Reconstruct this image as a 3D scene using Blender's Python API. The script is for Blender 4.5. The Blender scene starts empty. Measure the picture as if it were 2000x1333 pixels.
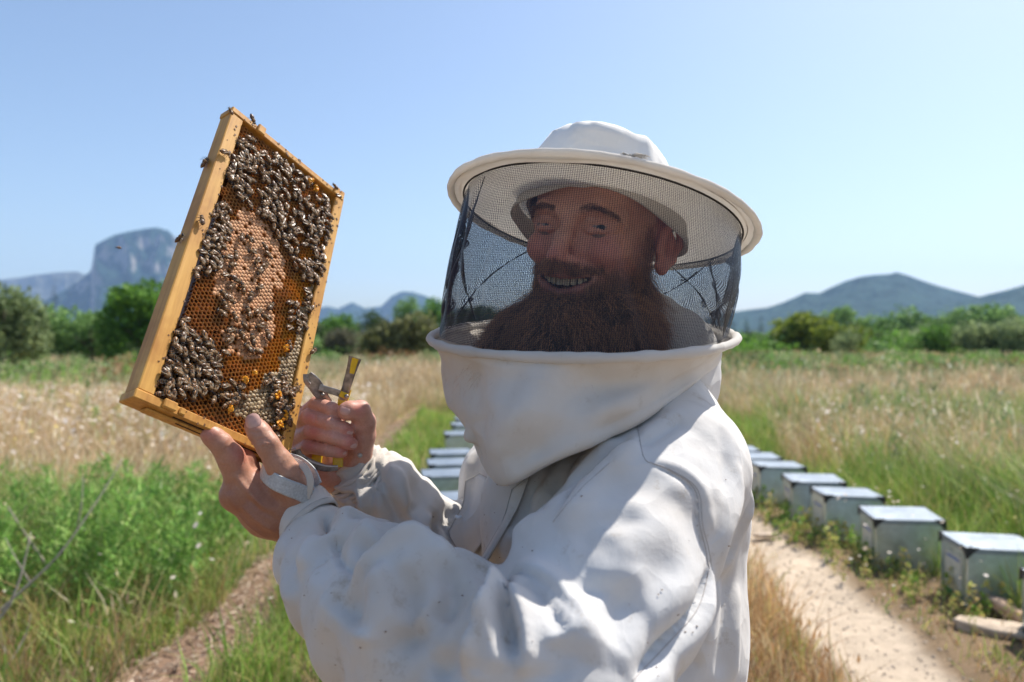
import bpy, math, random
import numpy as np
from mathutils import Vector, Matrix
from mathutils.bvhtree import BVHTree
from mathutils import noise as mnoise

random.seed(7)
rng = np.random.default_rng(7)
S = bpy.context.scene
COL = S.collection

# ------------------------------------------------------------------ camera, sky, sun, exposure
CAM_H = 1.55
LENS = 26.0
FPX = LENS / 36.0 * 2000.0
cam_data = bpy.data.cameras.new('camera')
cam = bpy.data.objects.new('camera', cam_data)
COL.objects.link(cam)
cam.location = (0, 0, CAM_H)
cam.rotation_euler = (math.radians(90), 0, 0)
cam_data.lens = LENS
cam_data.sensor_width = 36.0
cam_data.clip_start = 0.05
cam_data.clip_end = 20000
cam_data.dof.use_dof = True
cam_data.dof.focus_distance = 0.92
cam_data.dof.aperture_fstop = 4.0
S.camera = cam

SUN_DIR = Vector((0.44, 0.36, 0.82)).normalized()      # towards the sun
sun_el = math.asin(SUN_DIR.z)
world = bpy.data.worlds.new('World')
S.world = world
world.use_nodes = True
wn = world.node_tree.nodes
wl = world.node_tree.links
wn.clear()
w_out = wn.new('ShaderNodeOutputWorld')
w_bg = wn.new('ShaderNodeBackground')
w_sky = wn.new('ShaderNodeTexSky')
w_sky.sky_type = 'NISHITA'
w_sky.sun_disc = False
w_sky.sun_elevation = sun_el
w_sky.sun_rotation = math.atan2(SUN_DIR.x, SUN_DIR.y)
w_sky.altitude = 0
w_sky.air_density = 1.0
w_sky.dust_density = 1.5
w_sky.ozone_density = 1.5
w_bg.inputs['Strength'].default_value = 0.098
wl.new(w_sky.outputs[0], w_bg.inputs['Color'])
wl.new(w_bg.outputs[0], w_out.inputs['Surface'])

sun_l = bpy.data.lights.new('sun', 'SUN')
sun_l.energy = 3.8
sun_l.angle = math.radians(0.53)
sun_l.color = (1.0, 0.945, 0.86)
sun_o = bpy.data.objects.new('sun', sun_l)
COL.objects.link(sun_o)
sun_o.rotation_euler = SUN_DIR.to_track_quat('Z', 'Y').to_euler()
sun_o.location = (3, 1, 8)

S.view_settings.view_transform = 'Standard'
S.view_settings.look = 'None'
S.view_settings.gamma = 1.0
S.view_settings.exposure = 0.88
try:
    S.view_settings.use_curve_mapping = False
except Exception:
    pass
S.render.engine = 'CYCLES'
S.cycles.use_denoising = True
S.cycles.max_bounces = 8
S.cycles.diffuse_bounces = 4
S.cycles.transparent_max_bounces = 24
S.cycles.volume_bounces = 1
S.cycles.use_adaptive_sampling = True
S.cycles.adaptive_threshold = 0.012

# ------------------------------------------------------------------ helpers
def P(px, py, d):
    """point at distance d (metres along the view axis) seen at pixel (px, py) of the photograph"""
    return Vector(((px - 1000) / FPX * d, d, CAM_H - (py - 666.5) / FPX * d))

def PA(px, py, d):
    return np.array(P(px, py, d))

def tag(o, label=None, cat=None, group=None, kind=None):
    if label: o['label'] = label
    if cat: o['category'] = cat
    if group: o['group'] = group
    if kind: o['kind'] = kind
    return o

def empty(name, loc=(0, 0, 0), rz=0.0):
    o = bpy.data.objects.new(name, None)
    o.empty_display_size = 0.1
    COL.objects.link(o)
    o.location = loc
    o.rotation_euler = (0, 0, rz)
    return o

def link(name, me, parent=None, world_space=True):
    o = bpy.data.objects.new(name, me)
    COL.objects.link(o)
    if parent is not None:
        o.parent = parent
        if world_space:
            o.matrix_parent_inverse = parent_world(parent).inverted()
    return o

def parent_world(o):
    m = Matrix.LocRotScale(o.location, o.rotation_euler, o.scale)
    if o.parent:
        m = parent_world(o.parent) @ o.matrix_parent_inverse @ m
    return m

def mesh_np(name, V, faces, mats=(), smooth=True, fmat=None):
    """V (n,3); faces: (m,k) array or list of such arrays with different k"""
    me = bpy.data.meshes.new(name)
    V = np.asarray(V, dtype=np.float32)
    if isinstance(faces, np.ndarray):
        faces = [faces]
    faces = [np.asarray(f, dtype=np.int32) for f in faces if len(f)]
    nl = sum(f.size for f in faces)
    npoly = sum(len(f) for f in faces)
    me.vertices.add(len(V))
    me.vertices.foreach_set('co', V.ravel())
    me.loops.add(nl)
    me.loops.foreach_set('vertex_index', np.concatenate([f.ravel() for f in faces]))
    me.polygons.add(npoly)
    starts = []
    s = 0
    for f in faces:
        k = f.shape[1]
        starts.append(s + np.arange(len(f)) * k)
        s += f.size
    me.polygons.foreach_set('loop_start', np.concatenate(starts).astype(np.int32))
    for m in mats:
        me.materials.append(m)
    if fmat is not None:
        me.polygons.foreach_set('material_index', np.asarray(fmat, dtype=np.int32))
    me.update(calc_edges=True)
    me.polygons.foreach_set('use_smooth', np.full(npoly, smooth))
    return me

def vcol(me, name, C):
    """per-vertex colour (n,3)"""
    a = me.color_attributes.new(name, 'FLOAT_COLOR', 'POINT')
    A = np.ones((len(C), 4), dtype=np.float32)
    A[:, :3] = C
    a.data.foreach_set('color', A.ravel())

def vfloat(me, name, F):
    a = me.attributes.new(name, 'FLOAT', 'POINT')
    a.data.foreach_set('value', np.asarray(F, dtype=np.float32))

class MB:
    """collects boxes, tubes and sheets and links them as one mesh"""
    def __init__(self):
        self.V = []; self.F = []; self.M = []; self.n = 0
    def add(self, V, F, mi=0):
        V = np.asarray(V, float)
        self.V.append(V)
        for f in F:
            self.F.append([i + self.n for i in f])
            self.M.append(mi)
        self.n += len(V)
    def box(self, c, size, R=None, mi=0, bevel=0.0):
        hx, hy, hz = [s / 2 for s in size]
        c = np.asarray(c, float)
        b = min(bevel, hx * .9, hy * .9, hz * .9)
        R = np.eye(3) if R is None else np.asarray(R)
        if b <= 0:
            V = np.array([[sx * hx, sy * hy, sz * hz] for sx in (-1, 1) for sy in (-1, 1) for sz in (-1, 1)])
            F = [(0, 1, 3, 2), (4, 6, 7, 5), (0, 4, 5, 1), (2, 3, 7, 6), (0, 2, 6, 4), (1, 5, 7, 3)]
        else:
            V = []; idx = {}
            for sx in (-1, 1):
                for sy in (-1, 1):
                    for sz in (-1, 1):
                        for ax in range(3):
                            p = [sx * (hx - b), sy * (hy - b), sz * (hz - b)]
                            p[ax] = (sx, sy, sz)[ax] * (hx, hy, hz)[ax]
                            idx[(sx, sy, sz, ax)] = len(V)
                            V.append(p)
            V = np.array(V)
            F = []
            def q(*k): F.append(tuple(idx[x] for x in k))
            for s in (-1, 1):
                fs = [(s, -1, -1, 0), (s, 1, -1, 0), (s, 1, 1, 0), (s, -1, 1, 0)]
                q(*(fs if s > 0 else fs[::-1]))
                fs = [(-1, s, -1, 1), (-1, s, 1, 1), (1, s, 1, 1), (1, s, -1, 1)]
                q(*(fs if s > 0 else fs[::-1]))
                fs = [(-1, -1, s, 2), (1, -1, s, 2), (1, 1, s, 2), (-1, 1, s, 2)]
                q(*(fs if s > 0 else fs[::-1]))
            for a in (-1, 1):
                for c2 in (-1, 1):
                    q((a, c2, -1, 0), (a, c2, 1, 0), (a, c2, 1, 1), (a, c2, -1, 1))
                    q((a, -1, c2, 0), (a, 1, c2, 0), (a, 1, c2, 2), (a, -1, c2, 2))
                    q((-1, a, c2, 1), (1, a, c2, 1), (1, a, c2, 2), (-1, a, c2, 2))
                    for d in (-1, 1):
                        q((a, c2, d, 0), (a, c2, d, 1), (a, c2, d, 2))
        self.add(V @ R.T + c, F, mi)
    def tube(self, pts, rad, n=8, mi=0, cap=True, flat=1.0, up=None):
        pts = [np.asarray(p, float) for p in pts]
        if np.isscalar(rad): rad = [rad] * len(pts)
        V = []; 
        t0 = pts[1] - pts[0]
        ref = np.array([0, 0, 1.0]) if up is None else np.asarray(up, float)
        if abs(np.dot(t0 / np.linalg.norm(t0), ref)) > .95: ref = np.array([1.0, 0, 0])
        for i, p in enumerate(pts):
            t = pts[min(i + 1, len(pts) - 1)] - pts[max(i - 1, 0)]
            t = t / (np.linalg.norm(t) + 1e-12)
            a = np.cross(t, ref); a /= np.linalg.norm(a) + 1e-12
            b = np.cross(a, t)
            ref = b if up is None else ref
            for k in range(n):
                w = 2 * math.pi * k / n
                V.append(p + rad[i] * (math.cos(w) * a + flat * math.sin(w) * b))
        F = []
        for i in range(len(pts) - 1):
            for k in range(n):
                k2 = (k + 1) % n
                F.append((i * n + k, i * n + k2, (i + 1) * n + k2, (i + 1) * n + k))
        if cap:
            F.append(tuple(range(n - 1, -1, -1)))
            F.append(tuple((len(pts) - 1) * n + k for k in range(n)))
        self.add(V, F, mi)
    def build(self, name, mats, parent=None, smooth=False, world_space=True):
        if not isinstance(mats, (list, tuple)): mats = [mats]
        me = bpy.data.meshes.new(name)
        V = np.concatenate(self.V)
        me.from_pydata([tuple(v) for v in V], [], self.F)
        for m in mats: me.materials.append(m)
        me.polygons.foreach_set('material_index', self.M)
        me.polygons.foreach_set('use_smooth', [smooth] * len(self.F))
        me.update()
        return link(name, me, parent, world_space)

def smoothstep(a, b, x):
    t = np.clip((x - a) / (b - a), 0, 1)
    return t * t * (3 - 2 * t)

# cheap value noise, vectorised
_perm = np.random.default_rng(3).random((64, 64, 64)).astype(np.float32)
def vnoise(p, scale=1.0, seed=0):
    q = np.asarray(p, float) * scale + seed * 17.31 + 1000
    i = np.floor(q).astype(int)
    f = q - i
    f = f * f * (3 - 2 * f)
    x0, y0, z0 = i[..., 0] % 64, i[..., 1] % 64, i[..., 2] % 64
    x1, y1, z1 = (x0 + 1) % 64, (y0 + 1) % 64, (z0 + 1) % 64
    fx, fy, fz = f[..., 0], f[..., 1], f[..., 2]
    c = lambda a, b, t: a + (b - a) * t
    return c(c(c(_perm[x0, y0, z0], _perm[x1, y0, z0], fx), c(_perm[x0, y1, z0], _perm[x1, y1, z0], fx), fy),
             c(c(_perm[x0, y0, z1], _perm[x1, y0, z1], fx), c(_perm[x0, y1, z1], _perm[x1, y1, z1], fx), fy), fz) * 2 - 1
def fbm(p, scale=1.0, octs=4, seed=0):
    r = 0; a = 1; t = 0
    for o in range(octs):
        r = r + a * vnoise(p, scale * 2 ** o, seed + o); t += a; a *= .5
    return r / t

# ---- signed distance field on a grid, meshed with surface nets
class Field:
    def __init__(self, lo, hi, h):
        self.lo = np.asarray(lo, float); self.h = h
        self.n = np.ceil((np.asarray(hi, float) - self.lo) / h).astype(int) + 1
        self.f = np.full(self.n, 1.0, dtype=np.float32)
    def sub(self, lo, hi):
        a = np.maximum(np.floor((np.asarray(lo) - self.lo) / self.h).astype(int), 0)
        b = np.minimum(np.ceil((np.asarray(hi) - self.lo) / self.h).astype(int) + 1, self.n)
        if np.any(b <= a): return None
        sl = tuple(slice(a[i], b[i]) for i in range(3))
        ax = [self.lo[i] + self.h * np.arange(a[i], b[i]) for i in range(3)]
        X, Y, Z = np.meshgrid(*ax, indexing='ij')
        return sl, np.stack([X, Y, Z], -1).astype(np.float32)
    def comb(self, sl, d, k, op):
        a = self.f[sl]
        if op == 'add':
            if k <= 0: self.f[sl] = np.minimum(a, d); return
            t = np.clip(.5 + .5 * (a - d) / k, 0, 1)
            self.f[sl] = a * (1 - t) + d * t - k * t * (1 - t)
        else:
            d = -d
            if k <= 0: self.f[sl] = np.maximum(a, d); return
            t = np.clip(.5 - .5 * (a - d) / k, 0, 1)
            self.f[sl] = a * (1 - t) + d * t + k * t * (1 - t)
    def cone(self, a, b, ra, rb, k=.01, op='add', flat=None, fdir=None):
        """capsule from a to b with radii ra, rb; flat squeezes it along fdir"""
        a = np.asarray(a, float); b = np.asarray(b, float)
        m = max(ra, rb) * 1.6 + k * 1.5 + self.h * 3
        r = self.sub(np.minimum(a, b) - m, np.maximum(a, b) + m)
        if r is None: return
        sl, X = r
        ab = b - a; L = ab @ ab + 1e-12
        t = np.clip(((X - a) @ ab) / L, 0, 1)
        v = X - a - t[..., None] * ab
        if flat is not None:
            fd = np.asarray(fdir, float); fd = fd / np.linalg.norm(fd)
            comp = v @ fd
            v = v + (comp * (1 / flat - 1))[..., None] * fd
        self.comb(sl, (np.linalg.norm(v, axis=-1) - (ra + (rb - ra) * t)).astype(np.float32), k, op)
    def chain(self, pts, k=.01, op='add', **kw):
        for (a, ra), (b, rb) in zip(pts[:-1], pts[1:]):
            self.cone(a, b, ra, rb, k, op, **kw)
    def ell(self, c, r, R=None, k=.01, op='add'):
        c = np.asarray(c, float); r = np.asarray(r, float)
        m = r.max() * 1.15 + k * 1.5 + self.h * 3
        q = self.sub(c - m, c + m)
        if q is None: return
        sl, X = q
        v = X - c
        if R is not None: v = v @ np.asarray(R)          # R columns are the axes
        k0 = np.linalg.norm(v / r, axis=-1); k1 = np.linalg.norm(v / (r * r), axis=-1) + 1e-9
        self.comb(sl, (k0 * (k0 - 1) / k1).astype(np.float32), k, op)
    def mesh(self):
        f = self.f; n = f.shape
        s = f < 0
        c = np.zeros(tuple(x - 1 for x in n), dtype=np.int8)
        for dx in (0, 1):
            for dy in (0, 1):
                for dz in (0, 1):
                    c += s[dx:n[0] - 1 + dx, dy:n[1] - 1 + dy, dz:n[2] - 1 + dz]
        act = np.argwhere((c > 0) & (c < 8))
        idx = np.full(c.shape, -1, dtype=np.int32)
        idx[tuple(act.T)] = np.arange(len(act))
        acc = np.zeros((len(act), 3)); cnt = np.zeros(len(act))
        for ax in range(3):
            o1, o2 = [a for a in range(3) if a != ax]
            for u in (0, 1):
                for w in (0, 1):
                    p = act.copy(); p[:, o1] += u; p[:, o2] += w
                    q = p.copy(); q[:, ax] += 1
                    fa = f[tuple(p.T)]; fb = f[tuple(q.T)]
                    m = (fa < 0) != (fb < 0)
                    t = np.where(m, fa / np.where(m, fa - fb, 1), 0)
                    pt = p.astype(float); pt[:, ax] += t
                    acc[m] += pt[m]; cnt[m] += 1
        V = acc / cnt[:, None] * self.h + self.lo
        Q = []
        for ax in range(3):
            o1, o2 = [(1, 2), (2, 0), (0, 1)][ax]
            a = [slice(None)] * 3; b = [slice(None)] * 3
            a[ax] = slice(0, n[ax] - 1); b[ax] = slice(1, n[ax])
            for o in (o1, o2):
                a[o] = slice(1, n[o] - 1); b[o] = slice(1, n[o] - 1)
            sa = s[tuple(a)]; sb = s[tuple(b)]
            e = np.argwhere(sa != sb)
            if not len(e): continue
            inside = sa[tuple(e.T)]
            base = e.copy(); base[:, o1] += 1; base[:, o2] += 1
            def cell(d1, d2):
                q = base.copy(); q[:, o1] -= d1; q[:, o2] -= d2
                return idx[tuple(q.T)]
            quad = np.stack([cell(1, 1), cell(0, 1), cell(0, 0), cell(1, 0)], 1)
            quad[~inside] = quad[~inside][:, ::-1]
            Q.append(quad)
        Q = np.concatenate(Q)
        return V, Q

def relax(V, Q, it=2, lam=.5):
    e = np.concatenate([Q[:, [0, 1]], Q[:, [1, 2]], Q[:, [2, 3]], Q[:, [3, 0]]])
    for _ in range(it):
        acc = np.zeros_like(V); cnt = np.zeros(len(V))
        np.add.at(acc, e[:, 0], V[e[:, 1]]); np.add.at(cnt, e[:, 0], 1)
        np.add.at(acc, e[:, 1], V[e[:, 0]]); np.add.at(cnt, e[:, 1], 1)
        V = V + lam * (acc / cnt[:, None] - V)
    return V

def normals(V, Q):
    n = np.cross(V[Q[:, 2]] - V[Q[:, 0]], V[Q[:, 3]] - V[Q[:, 1]])
    N = np.zeros_like(V)
    for k in range(4): np.add.at(N, Q[:, k], n)
    return N / (np.linalg.norm(N, axis=1, keepdims=True) + 1e-12)

CAMP = np.array([0, 0, CAM_H])
def project_px(bvh, px, py):
    d = Vector(((px - 1000) / FPX, 1, -(py - 666.5) / FPX)).normalized()
    hit = bvh.ray_cast(Vector(CAMP), d)
    return None if hit[0] is None else np.array(hit[0])

def seg_dist(V, A, B):
    ab = B - A
    t = np.clip(((V - A) @ ab) / (ab @ ab + 1e-12), 0, 1)
    return np.linalg.norm(V - A - t[:, None] * ab, axis=1), t

def resample(pts, step=.01):
    pts = [np.asarray(p, float) for p in pts]
    # Catmull-Rom through the points
    out = []
    n = len(pts)
    for i in range(n - 1):
        p0, p1, p2, p3 = pts[max(i - 1, 0)], pts[i], pts[i + 1], pts[min(i + 2, n - 1)]
        m = max(2, int(np.linalg.norm(p2 - p1) / step))
        for j in range(m):
            t = j / m
            out.append(.5 * ((2 * p1) + (-p0 + p2) * t + (2 * p0 - 5 * p1 + 4 * p2 - p3) * t * t + (-p0 + 3 * p1 - 3 * p2 + p3) * t ** 3))
    out.append(pts[-1])
    return out

def creases(V, Q, folds, N=None):
    """folds: (pixel polyline, amplitude m (+ ridge, - valley), width m, sharp?) laid on the surface as seen from the front"""
    bvh = BVHTree.FromPolygons([Vector(v) for v in V], [tuple(int(i) for i in q) for q in Q])
    if N is None: N = normals(V, Q)
    D = np.zeros(len(V))
    for fo in folds:
        pl, amp, wid = fo[0], fo[1], fo[2]
        sharp = fo[3] if len(fo) > 3 else 0
        pp = resample([np.array([p[0], p[1]], float) for p in pl], 12)
        pts = [project_px(bvh, *p) for p in pp]
        pts = [p for p in pts if p is not None]
        if len(pts) < 2: continue
        pts = np.array(pts)
        med = np.median(pts, axis=0)
        ln = len(pts)
        lo = pts.min(0) - wid * 3; hi = pts.max(0) + wid * 3
        sel = np.where(np.all((V > lo) & (V < hi), axis=1))[0]
        if not len(sel): continue
        best = np.full(len(sel), 9.0); bt = np.zeros(len(sel))
        for i in range(ln - 1):
            if np.linalg.norm(pts[i + 1] - pts[i]) > .06: continue
            d, t = seg_dist(V[sel], pts[i], pts[i + 1])
            m = d < best
            best[m] = d[m]; bt[m] = (i + t[m]) / (ln - 1)
        tp = np.clip(np.sin(np.pi * np.clip(bt, .0, 1)) * 1.6, 0, 1)
        if sharp == 2:      # overlapping fold: steep on the left of the stroke, long soft slope on its right
            q = V[sel] - CAMP; ppx = np.stack([q[:, 0] / q[:, 1] * FPX + 1000, 666.5 - q[:, 2] / q[:, 1] * FPX], -1)
            P2 = np.stack([(pts[:, 0] - 0) / pts[:, 1] * FPX + 1000, 666.5 - (pts[:, 2] - CAM_H) / pts[:, 1] * FPX], -1)
            ii = np.clip((bt * (ln - 1)).astype(int), 0, ln - 2)
            tg = P2[ii + 1] - P2[ii]; rel = ppx - P2[ii]
            right = tg[:, 0] * rel[:, 1] - tg[:, 1] * rel[:, 0] > 0
            pr = np.where(right, np.exp(-(best / (wid * 1.7)) ** 1.4), np.exp(-(best / (wid * .30)) ** 2))
        elif sharp: pr = np.exp(-best / (wid * .55)) * (best < wid * 3)
        else: pr = np.exp(-(best / wid) ** 2)
        D[sel] += amp * tp * pr
    return D

# ------------------------------------------------------------------ materials
def mat(name):
    m = bpy.data.materials.new(name)
    m.use_nodes = True
    nt = m.node_tree
    nt.nodes.clear()
    out = nt.nodes.new('ShaderNodeOutputMaterial')
    b = nt.nodes.new('ShaderNodeBsdfPrincipled')
    nt.links.new(b.outputs[0], out.inputs['Surface'])
    return m, nt, b, out

def N(nt, t, **kw):
    n = nt.nodes.new(t)
    for k, v in kw.items():
        if k in n.inputs: n.inputs[k].default_value = v
        else: setattr(n, k, v)
    return n

def ramp(nt, fac, stops):
    r = nt.nodes.new('ShaderNodeValToRGB')
    el = r.color_ramp.elements
    while len(el) < len(stops): el.new(.5)
    for e, (p, c) in zip(el, stops):
        e.position = p
        e.color = (*c, 1) if len(c) == 3 else c
    nt.links.new(fac, r.inputs[0])
    return r.outputs[0]

def noise_tex(nt, scale=5, detail=6, rough=.6, coord='Object', stretch=None, dist=0):
    tc = nt.nodes.new('ShaderNodeTexCoord')
    v = tc.outputs[coord]
    if stretch:
        mp = nt.nodes.new('ShaderNodeMapping'); mp.inputs['Scale'].default_value = stretch
        nt.links.new(v, mp.inputs[0]); v = mp.outputs[0]
    n = N(nt, 'ShaderNodeTexNoise', Scale=scale, Detail=detail, Roughness=rough, Distortion=dist)
    nt.links.new(v, n.inputs['Vector'])
    return n.outputs['Fac']

def bump(nt, b, h, strength=.3, dist=.002, prev=None):
    n = N(nt, 'ShaderNodeBump', Strength=strength, Distance=dist)
    nt.links.new(h, n.inputs['Height'])
    if prev is not None: nt.links.new(prev, n.inputs['Normal'])
    nt.links.new(n.outputs[0], b.inputs['Normal'])
    return n.outputs[0]

def mixc(nt, fac, a, b, mode='MIX'):
    m = nt.nodes.new('ShaderNodeMix'); m.data_type = 'RGBA'; m.blend_type = mode
    for s, v in ((m.inputs[0], fac), (m.inputs[6], a), (m.inputs[7], b)):
        if hasattr(v, 'links'): nt.links.new(v, s)
        elif isinstance(v, (int, float)): s.default_value = v
        else: s.default_value = (*v, 1)
    return m.outputs[2]

def simple(name, col, rough=.6, metal=0.0, var=.15, scale=30, bumps=.2, bdist=.001, spec=.5):
    m, nt, b, _ = mat(name)
    f = noise_tex(nt, scale)
    lo = tuple(c * (1 - var) for c in col); hi = tuple(min(1, c * (1 + var)) for c in col)
    nt.links.new(ramp(nt, f, [(.3, lo), (.7, hi)]), b.inputs['Base Color'])
    b.inputs['Roughness'].default_value = rough
    b.inputs['Metallic'].default_value = metal
    b.inputs['Specular IOR Level'].default_value = spec
    if bumps: bump(nt, b, f, bumps, bdist)
    return m

def attr_mat(name, attr='col', rough=.7, trans=0.0, var=.0):
    m, nt, b, out = mat(name)
    a = nt.nodes.new('ShaderNodeAttribute'); a.attribute_name = attr
    nt.links.new(a.outputs['Color'], b.inputs['Base Color'])
    b.inputs['Roughness'].default_value = rough
    b.inputs['Specular IOR Level'].default_value = .25
    if trans > 0:
        t = nt.nodes.new('ShaderNodeBsdfTranslucent')
        nt.links.new(a.outputs['Color'], t.inputs['Color'])
        mx = nt.nodes.new('ShaderNodeMixShader'); mx.inputs[0].default_value = trans
        nt.links.new(b.outputs[0], mx.inputs[1]); nt.links.new(t.outputs[0], mx.inputs[2])
        nt.links.new(mx.outputs[0], out.inputs['Surface'])
    return m
# ------------------------------------------------------------------ terrain
def interp(y, pts):
    ys, xs = zip(*pts)
    return np.interp(y, ys, xs)
PATH_C = [(-5, 1.3), (2.5, 1.72), (3.4, 1.80), (4.2, 1.86), (5.2, 1.93), (6.5, 1.93), (8, 1.85), (12, 1.6), (30, 1.2), (70, 2)]
PATH_W = [(-5, .5), (3.4, .27), (4.2, .29), (5.2, .28), (6.5, .22), (9, .2), (30, .3)]
TRK_C = [(-5, -1.2), (3.3, -1.48), (4.6, -1.5), (7, -1.62), (10, -1.8), (14, -2.0), (22, -2.0), (40, -2.0)]
TRK_W = [(-5, .3), (3.3, .20), (5, .17), (8, .15), (12, .16), (20, .1), (24, 0), (100, 0)]

def ground_h(x, y):
    x = np.asarray(x, float); y = np.asarray(y, float)
    p = np.stack([x, y, 0 * x], -1)
    near = np.exp(-(np.maximum(np.hypot(x, y) - 6, 0) / 30) ** 2)
    z = .03 * fbm(p, .9, 3, 1) * near + .25 * fbm(p, .03, 2, 5) * np.clip(np.hypot(x, y) / 60 - .3, 0, 1)
    d = np.abs(x - interp(y, PATH_C)) / (interp(y, PATH_W) + 1e-6)
    z = z - .035 * np.exp(-d ** 4) + .012 * fbm(p, 9, 3, 9) * near
    t = (x - interp(y, TRK_C))
    z = z + .07 * np.exp(-(t / .42) ** 2) * near
    return z

def grid_ground():
    ys = [-60, -30, -12, -4, 0, 1.2, 2.2]
    y = 2.9
    while y < 9000:
        ys.append(y); y += max(.035, (y * .012))
    ys = np.array(ys)
    u = np.linspace(-1, 1, 321)
    X = np.sign(u)[None, :] * (np.abs(u)[None, :] ** 1.25) * (np.maximum(ys, 3)[:, None] * 1.15 + 3 + 60 * (ys[:, None] < 2.5))
    Y = np.repeat(ys[:, None], len(u), 1)
    Z = ground_h(X, Y)
    V = np.stack([X, Y, Z], -1).reshape(-1, 3)
    n, m = X.shape
    i = np.arange(n * m).reshape(n, m)
    F = np.stack([i[:-1, :-1], i[:-1, 1:], i[1:, 1:], i[1:, :-1]], -1).reshape(-1, 4)
    x, y = V[:, 0], V[:, 1]
    p3 = np.stack([x, y, 0 * x], -1)
    nz = fbm(p3, 2.2, 4, 2)[:, None]; nb = fbm(p3, .12, 3, 4)[:, None]
    soil = np.array([.235, .165, .10]); straw = np.array([.42, .32, .17]); green = np.array([.13, .17, .05])
    pathc = np.array([.60, .49, .37]); dirt = np.array([.27, .175, .115])
    C = soil + (straw - soil) * smoothstep(3, 14, y)[:, None] * .9
    C = C + (green - C) * (smoothstep(.0, .35, nb) * smoothstep(8, 30, y)[:, None] * .7)
    C = C * (1 + .35 * nz)
    wob = .55 * fbm(p3, 2.4, 4, 8)
    d = np.abs(x - interp(y, PATH_C)) / (interp(y, PATH_W) + 1e-6) + wob
    k = (1 - smoothstep(.75, 1.25, d))[:, None]
    C = C * (1 - k) + (pathc * (1 + .30 * nz + .12 * fbm(p3, 9, 3, 77)[:, None])) * k
    d = np.abs(x - interp(y, TRK_C)) / (interp(y, TRK_W) + 1e-3) + wob
    k = (1 - smoothstep(.8, 1.2, d))[:, None]
    C = C * (1 - k) + (dirt * (1 + .4 * nz)) * k
    m, nt, b, _ = mat('ground_soil')
    a = nt.nodes.new('ShaderNodeAttribute'); a.attribute_name = 'col'
    f = noise_tex(nt, 14, 8, .7)
    nt.links.new(mixc(nt, .6, a.outputs['Color'], ramp(nt, f, [(.25, (.45, .45, .45)), (.75, (1, 1, 1))]), 'MULTIPLY'), b.inputs['Base Color'])
    b.inputs['Roughness'].default_value = .95
    b.inputs['Specular IOR Level'].default_value = .1
    bump(nt, b, f, .8, .02)
    me = mesh_np('ground', V, F, [m])
    vcol(me, 'col', np.clip(C, .01, 1))
    o = link('ground', me); tag(o, kind='structure')
grid_ground()

# ------------------------------------------------------------------ hills
def hill(name, prof, D, W, seed, col, rock, label_kind='structure', rough=.05, back=.8):
    prof = np.array(prof, float)
    px = np.linspace(prof[0, 0], prof[-1, 0], max(60, int((prof[-1, 0] - prof[0, 0]) / 2.2)))
    py = np.interp(px, prof[:, 0], prof[:, 1])
    X = (px - 1000) / FPX * D
    Hh = np.maximum((666.5 - py) / FPX * D, 0)
    t = np.concatenate([np.linspace(-1, 0, 46), np.linspace(0, 1, 14)[1:] * back])
    XX, T = np.meshgrid(X, t)
    HH = np.repeat(Hh[None, :], len(t), 0)
    Y = D + T * W
    p = np.stack([XX, Y, 0 * XX], -1) / D
    shape = np.clip(1 - np.abs(T), 0, 1) ** 1.15
    ridge = 1 - np.abs(fbm(p, 22, 4, seed))
    Z = HH * (shape * (.82 + .18 * ridge ** 2) + .0)
    Z += HH.max() * rough * fbm(p, 60, 4, seed + 3) * np.sqrt(shape) * (shape < .999)
    top = np.abs(T) < 1e-6
    Z[top] = HH[top]
    Z = np.where(shape <= 0, -5, Z)
    XX = XX + D * .006 * fbm(p, 30, 3, seed + 8) * (1 - shape)
    V = np.stack([XX * (Y / D), Y, Z], -1).reshape(-1, 3)
    n, m = XX.shape
    i = np.arange(n * m).reshape(n, m)
    F = np.stack([i[:-1, :-1], i[:-1, 1:], i[1:, 1:], i[1:, :-1]], -1).reshape(-1, 4)
    mt, nt, b, _ = mat(name + '_scrub')
    f = noise_tex(nt, 60 / D, 8, .65)
    g = nt.nodes.new('ShaderNodeNewGeometry'); sx = nt.nodes.new('ShaderNodeSeparateXYZ')
    nt.links.new(g.outputs['Normal'], sx.inputs[0])
    ad = N(nt, 'ShaderNodeMath', operation='MULTIPLY_ADD'); nt.links.new(f, ad.inputs[0]); ad.inputs[1].default_value = -.9
    nt.links.new(sx.outputs[2], ad.inputs[2])
    k = ramp(nt, ad.outputs[0], [(.0, (1, 1, 1)), (.20, (0, 0, 0))])
    base = ramp(nt, f, [(.3, tuple(c * .55 for c in col)), (.7, tuple(c * 1.5 for c in col))])
    nt.links.new(mixc(nt, k, base, rock), b.inputs['Base Color'])
    b.inputs['Roughness'].default_value = .95; b.inputs['Specular IOR Level'].default_value = .1
    o = link(name, mesh_np(name, V, F, [mt])); tag(o, kind='structure')
GRN = (.018, .042, .036); RCK = (.26, .235, .225)  # hill greens lean blue: distance haze partly put into the base colour
hill('cliff_mountain', [(60, 600), (115, 572), (150, 552), (178, 528), (183, 500), (185, 478), (200, 470), (222, 459), (250, 452), (285, 446), (305, 444),
     (328, 450), (350, 470), (375, 492), (400, 520), (440, 560), (500, 600), (560, 640), (620, 660)], 3000, 750, 3, GRN, RCK, rough=.10)
hill('pale_hills', [(-500, 540), (-200, 545), (0, 546), (40, 542), (75, 536), (110, 532), (150, 530), (190, 545), (260, 570), (350, 600), (600, 640)], 4300, 700, 6, (.09, .09, .07), (.42, .38, .34))
hill('middle_hills', [(380, 640), (500, 620), (600, 606), (640, 598), (660, 603), (688, 590), (712, 602), (745, 598), (765, 578), (785, 569), (805, 570), (830, 577), (860, 592),
     (920, 610), (1000, 625), (1100, 640), (1180, 650)], 3900, 700, 9, GRN, RCK)
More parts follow.
